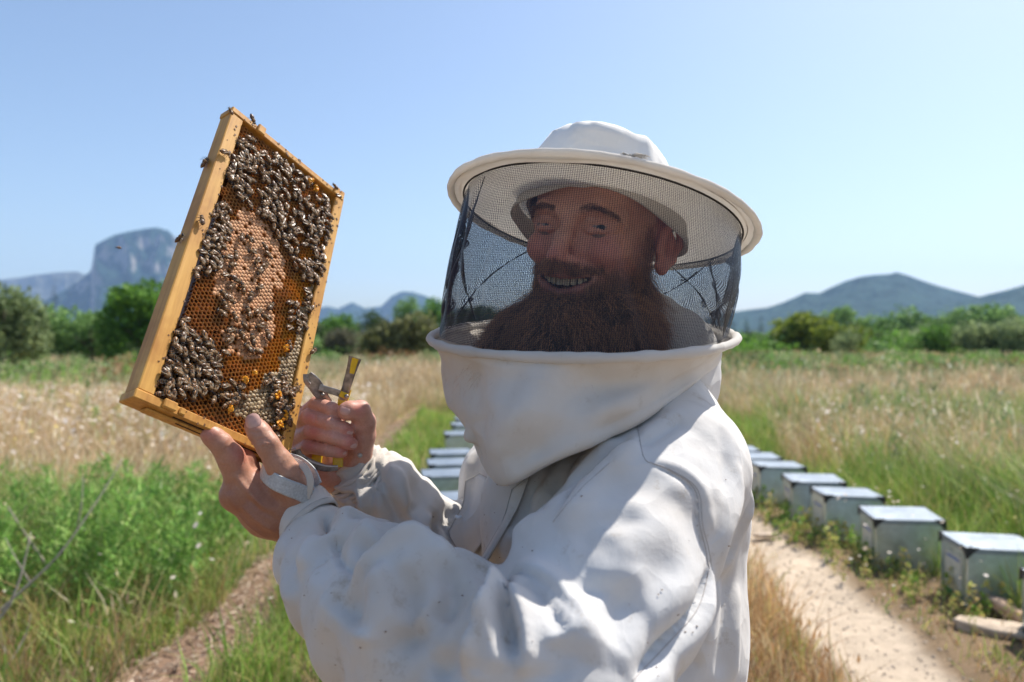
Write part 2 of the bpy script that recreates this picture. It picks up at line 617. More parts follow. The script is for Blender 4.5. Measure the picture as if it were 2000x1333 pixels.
hill('wooded_hill', [(1180, 655), (1300, 640), (1380, 622), (1410, 612), (1450, 606), (1500, 600), (1530, 590), (1560, 577), (1572, 571), (1600, 572), (1625, 560), (1650, 549), (1680, 540), (1710, 536),
     (1735, 535), (1752, 531), (1775, 538), (1800, 547), (1830, 557), (1870, 568), (1905, 577), (1960, 592), (2050, 610), (2250, 640)], 2100, 700, 12, (.020, .048, .036), (.11, .12, .12), rough=.06)
hill('right_hills', [(1780, 610), (1860, 592), (1900, 582), (1935, 573), (1965, 566), (2000, 556), (2080, 540), (2200, 530), (2400, 560), (2700, 600), (2900, 640)], 1700, 500, 15, (.022, .052, .036), (.10, .11, .10))

# ------------------------------------------------------------------ leaves and trees
leaf_m = attr_mat('leaves', rough=.6, trans=.42)
bark_m = simple('bark', (.13, .10, .075), .9, var=.4, scale=8, bumps=.6, bdist=.02)

def leaf_cloud(n, lobes, size, cols, seed, open_=.25, aspect=.55):
    """leaf-sized faces through the crown's lobes; lobes: (centre, radii, tint)"""
    r = np.random.default_rng(seed)
    w = np.array([l[1][0] * l[1][1] + l[1][1] * l[1][2] for l in lobes]); w = w / w.sum()
    k = r.choice(len(lobes), n, p=w)
    Cn = np.array([l[0] for l in lobes])[k]; Rd = np.array([l[1] for l in lobes])[k]; tn = np.array([l[2] for l in lobes])[k]
    d = r.normal(size=(n, 3)); d /= np.linalg.norm(d, axis=1, keepdims=True)
    rad = 1 - open_ * r.random((n, 1)) ** 1.0 * 1.6 + .10 * r.normal(size=(n, 1))
    p = Cn + d * Rd * rad
    # clumping
    p = p + size * 1.2 * np.stack([vnoise(p, 1.2 / size / 4, 1), vnoise(p, 1.2 / size / 4, 2), vnoise(p, 1.2 / size / 4, 3)], -1)
    a = r.normal(size=(n, 3)) + d * .2; a /= np.linalg.norm(a, axis=1, keepdims=True)
    b = np.cross(a, r.normal(size=(n, 3)) + d * 1.2); b /= np.linalg.norm(b, axis=1, keepdims=True)
    s = size * (.6 + .8 * r.random((n, 1)))
    V = np.stack([p - a * s, p + b * s * aspect, p + a * s, p - b * s * aspect], 1).reshape(-1, 3)
    F = np.arange(4 * n).reshape(n, 4)
    c0, c1 = np.array(cols[0]), np.array(cols[1])
    t = np.clip(r.random(n) * .8 + tn, 0, 1)[:, None]
    C = (c0 + (c1 - c0) * t) * (.75 + .5 * r.random((n, 1)))
    return V, F, np.repeat(C, 4, 0)

def make_tree(label, cat, X, Y, w, h, cols, seed, kind='round', n=2600, leaf=None, grp=None, name='tree', trunk_h=.25):
    r = random.Random(seed)
    z0 = float(ground_h(np.array([X]), np.array([Y]))[0])
    root = empty(name, (X, Y, z0 - .05))
    tag(root, label, cat, grp)
    lobes = []
    if kind == 'round':
        lobes.append(((0, 0, h * .58), (w * .36, w * .36, h * .36), r.random() * .2))
        for i in range(13):
            a = r.random() * 6.28; e = r.uniform(-.5, 1)
            q = r.uniform(.22, .36)
            ce = math.sqrt(max(0, 1 - e * e * .8))
            lobes.append(((math.cos(a) * w * .30 * ce, math.sin(a) * w * .30 * ce, h * (.52 + .30 * e)),
                          (w * q * .7, w * q * .7, h * q * .55), r.random() * .5 - .1))
    elif kind == 'low':
        for i in range(14):
            a = r.random() * 6.28; d = r.uniform(.0, .36)
            q = r.uniform(.2, .32)
            lobes.append(((math.cos(a) * w * d, math.sin(a) * w * d, h * r.uniform(.3, .68)), (w * q * .8, w * q * .8, h * q), r.random() * .5 - .1))
    else:  # cypress
        for i in range(12):
            t = i / 11
            q = (1 - t) ** .7 * .45 + .06
            lobes.append(((r.uniform(-.05, .05) * w, r.uniform(-.05, .05) * w, h * (.08 + .86 * t)), (w * q, w * q, h * .09), r.random() * .3))
    V, F, C = leaf_cloud(n, lobes, leaf or w * .035, cols, seed)
    V[:, 2] = np.maximum(V[:, 2], .03)
    me = mesh_np('crown', V, F, [leaf_m], smooth=False)
    vcol(me, 'col', C)
    link('crown', me, root, False)
    m = MB()
    th = h * .55
    pts = [(0, 0, -.1), (r.uniform(-.03, .03) * w, 0, th * .4), (r.uniform(-.06, .06) * w, r.uniform(-.05, .05) * w, th)]
    m.tube(pts, [h * .035, h * .028, h * .012], 8)
    if kind != 'cypress':
        for i in range(6):
            a = i * 1.05 + r.random(); l = w * r.uniform(.22, .36)
            s = np.array(pts[1]) * (1 - i / 12) + np.array(pts[2]) * i / 12
            m.tube([s, s + (math.cos(a) * l * .5, math.sin(a) * l * .5, h * .10), s + (math.cos(a) * l, math.sin(a) * l, h * r.uniform(.16, .3))], [h * .018, h * .011, h * .004], 6)
    m.build('trunk', bark_m, root, True, False)
    return root

def px_tree(label, cat, px, py_top, wpx, Y, cols, seed, kind='round', grp='trees at the far edge of the field', name='tree', n=2600, leaf=None):
    X = (px - 1000) / FPX * Y
    h = CAM_H + (666.5 - py_top + (9 if Y > 50 else 3)) / FPX * Y
    make_tree(label, cat, X, Y, 1.18 * wpx / FPX * Y, h, cols, seed, kind, n, leaf, grp, name)

OLV = ((.10, .155, .055), (.34, .42, .19)); MID = ((.045, .11, .018), (.18, .36, .05)); DRK = ((.025, .05, .015), (.08, .135, .035))
YEL = ((.07, .12, .015), (.32, .38, .05)); LGT = ((.09, .18, .045), (.26, .42, .13)); CYP = ((.010, .020, .010), (.03, .05, .02))
px_tree('large grey-green olive-like bush cut by the left edge of the picture', 'bush', 4, 540, 140, 34, OLV, 1, 'low', name='bush', n=6500)
px_tree('pale green low tree between the big left bush and the bright green tree', 'tree', 128, 588, 120, 48, LGT, 2, 'low', n=3000)
px_tree('small dark pointed conifer rising above the left hedge', 'tree', 106, 554, 30, 62, CYP, 3, 'cypress', name='conifer', n=1200)
px_tree('rounded grey-green bush below the cliff mountain', 'bush', 182, 596, 90, 46, LGT, 4, 'low', name='bush', n=2600)
px_tree('big bright green tree just left of the comb frame', 'tree', 275, 545, 150, 44, MID, 5, 'round', n=6000)
px_tree('smaller leafy green tree in front of the bright green one', 'tree', 222, 610, 70, 42, MID, 6, 'low', n=2400)
px_tree('green tree hidden mostly behind the comb frame', 'tree', 370, 570, 130, 50, MID, 7, n=2500)
px_tree('tree seen only behind the lower half of the comb', 'tree', 470, 600, 130, 60, LGT, 8, n=1500)
px_tree('dark low tree beside the right bar of the comb frame', 'tree', 560, 612, 120, 70, DRK, 9, n=1500)
px_tree('dark green tree with its top just right of the comb frame', 'tree', 655, 612, 80, 78, MID, 10, n=2500)
px_tree('short brownish-green round bush right of the frame', 'bush', 668, 640, 72, 60, ((.07, .075, .04), (.20, .19, .11)), 11, 'low', name='bush', n=2200)
px_tree('big round olive bush between frame and beekeeper', 'bush', 775, 614, 130, 52, ((.06, .075, .02), (.24, .25, .10)), 12, 'low', name='bush', n=5200)
px_tree('tall green tree behind the round olive bush', 'tree', 800, 582, 70, 92, LGT, 13, n=2400)
px_tree('tall green tree half hidden by the left side of the veil', 'tree', 852, 584, 75, 95, MID, 14, n=2400)
px_tree('dark tree behind the left end of the hedge gap', 'tree', 718, 604, 60, 96, DRK, 15, n=1800)
px_tree('dark tree seen through the left of the veil', 'tree', 920, 600, 110, 70, DRK, 16, n=2600)
px_tree('second dark tree seen through the veil beside the beard', 'tree', 985, 606, 100, 74, DRK, 17, n=2200)
for i, (a, b2) in enumerate([(1432, 631), (1458, 627), (1487, 625)]):
    px_tree(['leftmost and nearest to the veil ring of three dark cypresses', 'middle of the three dark cypresses right of the beekeeper', 'rightmost of the three dark cypresses right of the beekeeper'][i],
            'cypress', a, b2, 24, 88, CYP, 20 + i, 'cypress', 'cypresses', 'cypress', n=1200)
px_tree('rounded yellow-green pine-like tree right of the cypresses', 'tree', 1556, 611, 116, 66, YEL, 24, 'low', n=5200)
px_tree('lower yellow-green tree joined to the rounded one', 'tree', 1650, 628, 100, 62, YEL, 25, 'low', n=3600)
px_tree('small olive-coloured bush at the foot of the yellow-green trees', 'bush', 1648, 645, 62, 55, OLV, 26, 'low', name='bush', n=1800)
px_tree('pale feathery tree in the far row under the hill', 'tree', 1640, 604, 80, 120, LGT, 27, n=1800)
px_tree('tallest pale green tree of the far row', 'tree', 1768, 601, 96, 115, LGT, 28, n=2600)
px_tree('pale green tree between the yellow-green pair and the tallest', 'tree', 1708, 615, 70, 118, LGT, 29, n=1800)
px_tree('dark green shiny bush standing out in the right hedge', 'bush', 1826, 636, 72, 60, MID, 30, 'low', name='bush', n=3000)
px_tree('pale green tree behind the dark shiny bush', 'tree', 1862, 606, 84, 112, LGT, 31, n=2200)
px_tree('broad pale green tree right in the far row', 'tree', 1940, 600, 110, 108, LGT, 32, n=2600)
px_tree('grey-green olive bush near the right edge', 'bush', 1920, 622, 96, 58, OLV, 33, 'low', name='bush', n=3400)
px_tree('grey-green olive tree cut by the right edge of the picture', 'tree', 1996, 618, 100, 56, OLV, 34, 'low', n=3400)
px_tree('brownish bush between dark shiny bush and olive bush', 'bush', 1868, 640, 60, 62, ((.08, .09, .03), (.2, .2, .08)), 35, 'low', name='bush', n=1500)
px_tree('low green tree seen through the right of the veil', 'tree', 1330, 634, 120, 80, DRK, 36, 'low', n=1600)
px_tree('dark low tree left of the three cypresses', 'tree', 1400, 640, 60, 84, DRK, 37, 'low', n=1500)

# low hedge mass filling the gaps at the field's edge
def scrub():
    Vs, Fs, Cs = [], [], []; n = 0
    r = np.random.default_rng(55)
    for i in range(190):
        Y = r.uniform(60, 100); px = r.uniform(-150, 2150)
        X = (px - 1000) / FPX * Y; h = r.uniform(1.6, 3.0) * Y / 80
        w = r.uniform(3, 6)
        V, F, C = leaf_cloud(420, [((X + r.uniform(-1, 1) * w * .4, Y + r.uniform(-1, 1), h * .5), (w * .5, w * .4, h * .5), r.random() * .4) for _ in range(3)], .22,
                             [MID, OLV, DRK, LGT][r.integers(4)], 500 + i)
        V[:, 2] = np.maximum(V[:, 2], .05)
        Vs.append(V); Fs.append(F + n); Cs.append(C); n += len(V)
    for i in range(300):   # scrubby clumps out in the field
        side = r.random()
        if side < .62: px = r.uniform(1400, 2100); py = r.uniform(690, 752)
        else: px = r.uniform(-60, 860); py = r.uniform(684, 730) if px > 320 else r.uniform(690, 770)
        Y = CAM_H * FPX / (py - 666.5) * 1.0
        X = (px - 1000) / FPX * Y; h = r.uniform(.6, 1.25); w = r.uniform(1.0, 2.6)
        c = [MID, LGT, OLV, ((.16, .09, .04), (.40, .24, .11)), DRK][r.choice(5, p=[.30, .28, .18, .14, .10])]
        V, F, C = leaf_cloud(260, [((X + r.uniform(-.5, .5) * w, Y + r.uniform(-.5, .5), h * .45), (w * .4, w * .35, h * .5), r.random() * .4) for _ in range(3)], .07, c, 900 + i)
        V[:, 2] = np.maximum(V[:, 2], .02)
        Vs.append(V); Fs.append(F + n); Cs.append(C); n += len(V)
    me = mesh_np('scrub', np.concatenate(Vs), np.concatenate(Fs), [leaf_m], smooth=False)
    vcol(me, 'col', np.concatenate(Cs))
    tag(link('scrub', me), kind='stuff', label='green and olive scrub massed along the field edge', cat='scrub')
scrub()

# small pale farm building far off at the foot of the cypresses
def far_building():
    Y = 80
    X = (1478 - 1000) / FPX * Y
    t = empty('farm_shed', (X, Y, 0)); tag(t, 'small pale farm shed with a dark flat roof below the cypresses', 'shed')
    pl = simple('shed_plaster', (.62, .60, .56), .8); dk = simple('shed_roof', (.12, .12, .13), .6); wh = simple('shed_door', (.7, .72, .75), .5)
    m = MB(); m.box((X, Y, .75), (3.4, 2.4, 1.5)); m.build('wall', pl, t)
    m = MB(); m.box((X + .3, Y - .2, 1.56), (4.4, 3, .14)); m.build('roof', dk, t)
    m = MB(); m.box((X - .6, Y - 1.22, .6), (.9, .06, 1.2)); m.build('door', wh, t)
    m = MB(); m.box((X + .9, Y - 1.22, .9), (.8, .06, .5)); m.build('window', dk, t)
    Y = 110; X = (632 - 1000) / FPX * Y
    t = empty('farmhouse', (X, Y, 0)); tag(t, 'far house with reddish tiled roof beside the comb frame', 'house')
    m = MB(); m.box((X, Y, 1.6), (4, 4, 3.2)); m.build('wall', pl, t)
    m = MB(); V = [(X - 2.3, Y - 2.3, 3.15), (X + 2.3, Y - 2.3, 3.15), (X + 2.3, Y + 2.3, 3.15), (X - 2.3, Y + 2.3, 3.15), (X - 2.3, Y, 4.1), (X + 2.3, Y, 4.1)]
    m.add(V, [(0, 1, 5, 4), (2, 3, 4, 5), (0, 4, 3), (1, 2, 5), (0, 3, 2, 1)]); m.build('roof', simple('clay_roof', (.42, .2, .13), .8), t)
    m = MB(); m.box((X + .8, Y - 2.02, 1.7), (.7, .06, .9)); m.build('window', dk, t)
far_building()

# ------------------------------------------------------------------ beehives
def galv(name, col, rough, metal):
    m, nt, b, _ = mat(name)
    tc = nt.nodes.new('ShaderNodeTexCoord')
    v = N(nt, 'ShaderNodeTexVoronoi', Scale=26); nt.links.new(tc.outputs['Object'], v.inputs['Vector'])
    f = noise_tex(nt, 5, 6, .7)
    c = mixc(nt, .35, ramp(nt, v.outputs['Color'], [(0, tuple(x * .8 for x in col)), (1, tuple(min(1, x * 1.15) for x in col))]),
             ramp(nt, f, [(.3, tuple(x * .7 for x in col)), (.7, tuple(min(1, x * 1.1) for x in col))]))
    nt.links.new(c, b.inputs['Base Color'])
    rr = ramp(nt, f, [(.3, (rough * .8,) * 3), (.75, (rough * 1.3,) * 3)])
    nt.links.new(rr, b.inputs['Roughness'])
    b.inputs['Metallic'].default_value = metal
    bump(nt, b, f, .12, .01)
    return m
hv_side = galv('galvanised_side', (.56, .64, .68), .36, .85)
hv_lid = galv('galvanised_lid', (.32, .36, .40), .46, .75)
hv_blk = simple('black_plastic', (.02, .02, .022), .5)
hv_grn = simple('green_plastic', (.01, .22, .05), .5)
hv_ink = simple('faded_blue_print', (.16, .22, .42), .7)
hv_lab = simple('cream_label', (.55, .52, .42), .7)

def make_hive():
    W, D2, Hh = .43, .37, .33
    root = empty('beehive')
    m = MB(); m.box((0, 0, Hh / 2 + .02), (W, D2, Hh), bevel=.004); m.build('body', hv_side, root, False, False)
    m = MB(); m.box((0, 0, Hh + .0225 + .008), (W + .014, D2 + .014, .017), bevel=.003)
    for sy in (-1, 1): m.box((0, sy * (D2 / 2 + .0065), Hh + .015), (W + .014, .002, .014))
    for sx in (-1, 1): m.box((sx * (W / 2 + .0065), 0, Hh + .015), (.002, D2 + .010, .014))
    m.build('lid', hv_lid, root, False, False)
    for sx in (-1, 1):
        for sy in (-1, 1):
            m = MB()
            x, y, z = sx * (W / 2 + .009), sy * (D2 / 2 + .009), Hh + .0435
            a = .072
            # triangular plates on both faces of the corner
            m.add([(x, y, z), (x - sx * a, y, z), (x, y, z - a), (x, y - sy * .003, z - a), (x - sx * a, y - sy * .003, z), (x, y - sy * .003, z)],
                  [(0, 1, 2), (5, 3, 4), (0, 2, 3, 5), (1, 4, 3, 2), (0, 5, 4, 1)])
            m.add([(x + sx * .001, y, z), (x + sx * .001, y - sy * a, z), (x + sx * .001, y, z - a), (x - sx * .002, y, z - a), (x - sx * .002, y - sy * a, z), (x - sx * .002, y, z)],
                  [(0, 2, 1), (5, 4, 3), (0, 5, 3, 2), (1, 2, 3, 4), (0, 1, 4, 5)])
            m.build('corner_bracket', hv_blk, root, False, False)
    m = MB(); m.box((-W / 2 - .006, .02, .045), (.012, .13, .035), bevel=.003); m.build('entrance', hv_grn, root, False, False)
    m = MB(); m.box((-W / 2 - .0015, 0, .19), (.002, .22, .19)); lb = m.build('front_label', hv_lab, root, False, False)
    m = MB()
    rr = random.Random(4); y = .085
    while y > -.085:
        l = rr.uniform(.006, .016); m.box((-W / 2 - .0035, y - l / 2, .262), (.001, l, .016)); y -= l + .004
    p = m.build('print', hv_ink, lb, False, False)
    m = MB()
    for sy in (-1, 1): m.box((0, sy * .1, .008), (W * .9, .05, .024))
    m.build('base_rail', simple('grey_wood', (.2, .17, .14), .9), root, False, False)
    return root

def copy_tree(o, parent=None):
    c = o.copy(); COL.objects.link(c); c.parent = parent
    for k in ('label', 'category', 'group'):
        if k in c: del c[k]
    for ch in o.children: copy_tree(ch, c)
    return c

hive0 = make_hive()
hives_at = []
RH = [(2.62, 4.26, -9), (2.46, 5.0, -10), (2.41, 5.69, -6), (2.39, 6.30, -8), (2.36, 7.05, -3), (2.34, 7.62, -3), (2.30, 8.15, -3), (2.62, 3.52, -9)]
RL = ['nearest fully visible metal beehive on the right with black lid corners and green entrance', 'second metal beehive on the right with three black lid corners showing',
      'third metal beehive on the right, boxed between weeds and green grass', 'fourth metal beehive on the right, warm brown end facing the path',
      'fifth metal beehive on the right, half hidden by the jacket sleeve', 'sixth metal beehive on the right, only its lid end beside the sleeve',
      'farthest metal beehive lid just right of the beekeeper shoulder', 'metal beehive cut off by the right edge of the picture']
for i, (x, y, a) in enumerate(RH):
    o = hive0 if i == 0 else copy_tree(hive0)
    a = math.radians(a)
    # x, y is the near left corner
    cx = x + math.cos(a) * .215 - math.sin(a) * .185; cy = y + math.sin(a) * .215 + math.cos(a) * .185
    o.location = (cx, cy, float(ground_h(np.array([cx]), np.array([cy]))[0]) - .012); o.rotation_euler = (math.radians([0, 1.2, -1, .8, -.6, .7, 0, 0][i]), math.radians([.5, -1, .8, -.5, .9, 0, 0, 0][i]), a)
    tag(o, RL[i], 'beehive', 'beehives right of the path'); hives_at.append((cx, cy))
LH = [(-.66, 5.45, 13), (-.77, 6.46, 10), (-.79, 7.09, 10), (-.85, 7.8, 9), (-.85, 9.5, 8), (-.84, 10.5, 8), (-.85, 11.3, 8), (-.74, 2.95, 10)]
LL = ['nearest light-topped beehive between the far sleeve and chest', 'second beehive up the left row with white lid', 'third beehive up the left row, thin white lid showing',
      'fourth beehive up the left row, lid beside green weeds', 'tall-looking fifth beehive of the left row under the collar', 'sixth beehive lid of the left row below the collar edge',
      'farthest beehive of the left row, tiny lid by the collar', 'beehive corner peeking out below the near sleeve at the bottom edge']
for i, (x, y, a) in enumerate(LH):
    o = copy_tree(hive0)
    a = math.radians(a)
    cx = x + math.cos(a) * .215 - math.sin(a) * .185; cy = y + math.sin(a) * .215 + math.cos(a) * .185
    o.location = (cx, cy, float(ground_h(np.array([cx]), np.array([cy]))[0]) - .012); o.rotation_euler = (0, 0, a + math.pi)
    tag(o, LL[i], 'beehive', 'beehives in the left row'); hives_at.append((cx, cy))

# ------------------------------------------------------------------ rocks
def rock(name, c, r, seed, label, col=(.50, .40, .30)):
    n1, n2 = 28, 18
    th = np.linspace(0, 2 * np.pi, n1, endpoint=False); ph = np.linspace(0, np.pi, n2)
    T, Ph = np.meshgrid(th, ph)
    d = np.stack([np.cos(T) * np.sin(Ph), np.sin(T) * np.sin(Ph), np.cos(Ph)], -1)
    q = d * (1 + .55 * fbm(d, 1.5, 4, seed)[..., None])
    q[..., 2] = np.clip(q[..., 2], -.5, .62)
    V = (q * np.array(r)).reshape(-1, 3)
    i = np.arange(n1 * n2).reshape(n2, n1); j = np.roll(i, -1, 1)
    F = np.stack([i[:-1], i[1:], j[1:], j[:-1]], -1).reshape(-1, 4)
    o = link(name, mesh_np(name, V, F, [simple('limestone', col, .9, var=.3, scale=12, bumps=.6, bdist=.01)]))
    o.location = c
    tag(o, label, 'rock', 'stones beside the hives'); return o
o = rock('rock', (2.55, 3.93, .02), (.17, .09, .065), 3, 'flat pale stone lying below the nearest right beehive'); o.rotation_euler = (0, 0, -.5)
o = rock('rock', (2.78, 4.10, .04), (.13, .07, .06), 8, 'pinkish narrow stone leaning against the right beehive', (.52, .36, .26)); o.rotation_euler = (0, .5, -.5)
o = rock('rock', (2.02, 5.9, .0), (.10, .05, .03), 12, 'small flat stone at the edge of the sandy path')
for i in range(14):
    pass
def pebbles():
    r = np.random.default_rng(5); Vs = []; Fs = []; n = 0
    base = np.array([[1, 0, 0], [-1, 0, 0], [0, 1, 0], [0, -1, 0], [0, 0, 1], [0, 0, -1]], float)
    fb = np.array([[0, 2, 4], [2, 1, 4], [1, 3, 4], [3, 0, 4], [2, 0, 5], [1, 2, 5], [3, 1, 5], [0, 3, 5]])
    for i in range(1500):
        y = r.uniform(3.1, 9)
        if r.random() < .7: x = interp(y, PATH_C) + r.normal() * .3
        else: x = interp(y, TRK_C) + r.normal() * .25
        s = r.uniform(.004, .014) * np.array([1, 1, .6])
        z = ground_h(np.array([x]), np.array([y]))[0]
        Vs.append(base * s * r.uniform(.7, 1.3, (6, 1)) + [x, y, z + .002]); Fs.append(fb + n); n += 6
    o = link('gravel', mesh_np('gravel', np.concatenate(Vs), np.concatenate(Fs), [simple('gravel_stone', (.42, .34, .26), .9, var=.4, scale=60)], smooth=False))
    tag(o, 'small loose stones scattered over the path and track', 'gravel', kind='stuff')
pebbles()
def mulch():
    r = np.random.default_rng(15); n = 5200
    y = r.uniform(3.1, 13, n) ; x = interp(y, TRK_C) + r.normal(size=n) * (interp(y, TRK_W) * .8 + .05)
    z = ground_h(x, y) + r.uniform(.002, .03, n)
    a = r.random(n) * 6.283; L = r.uniform(.012, .07, n); w = r.uniform(.0015, .006, n)
    d = np.stack([np.cos(a), np.sin(a), r.normal(size=n) * .35], -1) * L[:, None] * .5
    s = np.stack([-np.sin(a), np.cos(a), 0 * a], -1) * w[:, None]
    u = np.array([0, 0, 1.0]) * w[:, None] * .8; p = np.stack([x, y, z], -1)
    V = np.stack([p - d - s, p - d + s, p - d + u, p + d - s, p + d + s, p + d + u], 1).reshape(-1, 3)
    i = np.arange(n) * 6
    Q = np.concatenate([np.stack([i, i + 1, i + 4, i + 3], 1), np.stack([i + 1, i + 2, i + 5, i + 4], 1), np.stack([i + 2, i, i + 3, i + 5], 1)])
    C = np.array([[.30, .20, .13], [.42, .31, .22], [.20, .13, .09], [.50, .40, .30]])[r.integers(0, 4, n)] * r.uniform(.8, 1.2, (n, 1))
    me = mesh_np('mulch', V, Q, [attr_mat('mulch_bits', rough=.9)], smooth=False); vcol(me, 'col', np.repeat(C, 6, 0))
    tag(link('mulch', me), 'broken stalks and bark littering the dirt track', 'mulch', kind='stuff')
mulch()
# ------------------------------------------------------------------ grasses and weeds
blade_m = attr_mat('grass_blades', rough=.6, trans=.35)
def blades(p, h, w, lean, C, seed, bend=.5):
    """p (n,3) roots; h, w (n,); lean (n,) ; C (n,3)"""
    r = np.random.default_rng(seed); n = len(p)
    a = r.random(n) * 6.283; f = r.random(n) * 6.283
    ld = np.stack([np.cos(a), np.sin(a), 0 * a], -1) * (h * lean)[:, None]
    wd = np.stack([np.cos(f), np.sin(f), 0 * f], -1) * w[:, None] * .5
    up = np.array([0, 0, 1.0])
    m = p + up * (h * .55)[:, None] + ld * .35
    t = p + up * (h * (1 - .12 * lean))[:, None] + ld * (1 + bend * 0)
    V = np.stack([p - wd, p + wd, m + wd * .8, m - wd * .8, t], 1).reshape(-1, 3)
    i = np.arange(n) * 5
    Q = np.stack([i, i + 1, i + 2, i + 3], 1); T = np.stack([i + 3, i + 2, i + 4], 1)
    return V, Q, T, np.repeat(C, 5, 0)
def heads(p, h, w, C, seed):
    """seed heads: a slim diamond on top of a stem"""
    r = np.random.default_rng(seed); n = len(p)
    f = r.random(n) * 6.283
    wd = np.stack([np.cos(f), np.sin(f), 0 * f], -1) * w[:, None]
    l = h[:, None] * np.stack([.25 * np.cos(f * 3), .25 * np.sin(f * 3), np.ones(n)], -1)
    V = np.stack([p, p + l * .45 + wd, p + l, p + l * .45 - wd], 1).reshape(-1, 3)
    return V, np.arange(4 * n).reshape(n, 4), np.repeat(C, 4, 0)

STRAW = np.array([[.70, .56, .34], [.58, .43, .24], [.78, .67, .48], [.48, .32, .19]])
RED = np.array([[.48, .27, .12], [.55, .36, .17], [.40, .24, .11], [.60, .46, .26]])
GRE = np.array([[.20, .34, .05], [.26, .42, .07], [.14, .25, .045], [.34, .43, .12]])
FEN = np.array([[.20, .38, .08], [.28, .46, .10], [.14, .27, .06], [.36, .46, .15]])
YGR = np.array([[.42, .44, .12], [.50, .44, .15], [.32, .37, .10], [.52, .42, .19]])
GGR = np.array([[.22, .30, .13], [.28, .35, .16], [.16, .24, .11], [.32, .36, .19]])

def near_masks(x, y):
    dp = np.abs(x - interp(y, PATH_C)) / interp(y, PATH_W)
    dt = np.abs(x - interp(y, TRK_C)) / (interp(y, TRK_W) + 1e-3)
    hv = np.full(len(x), 9.0)
    for hx, hy in hives_at:
        hv = np.minimum(hv, np.maximum(np.abs(x - hx) / .25, np.abs(y - hy) / .2))
    return dp, dt, hv

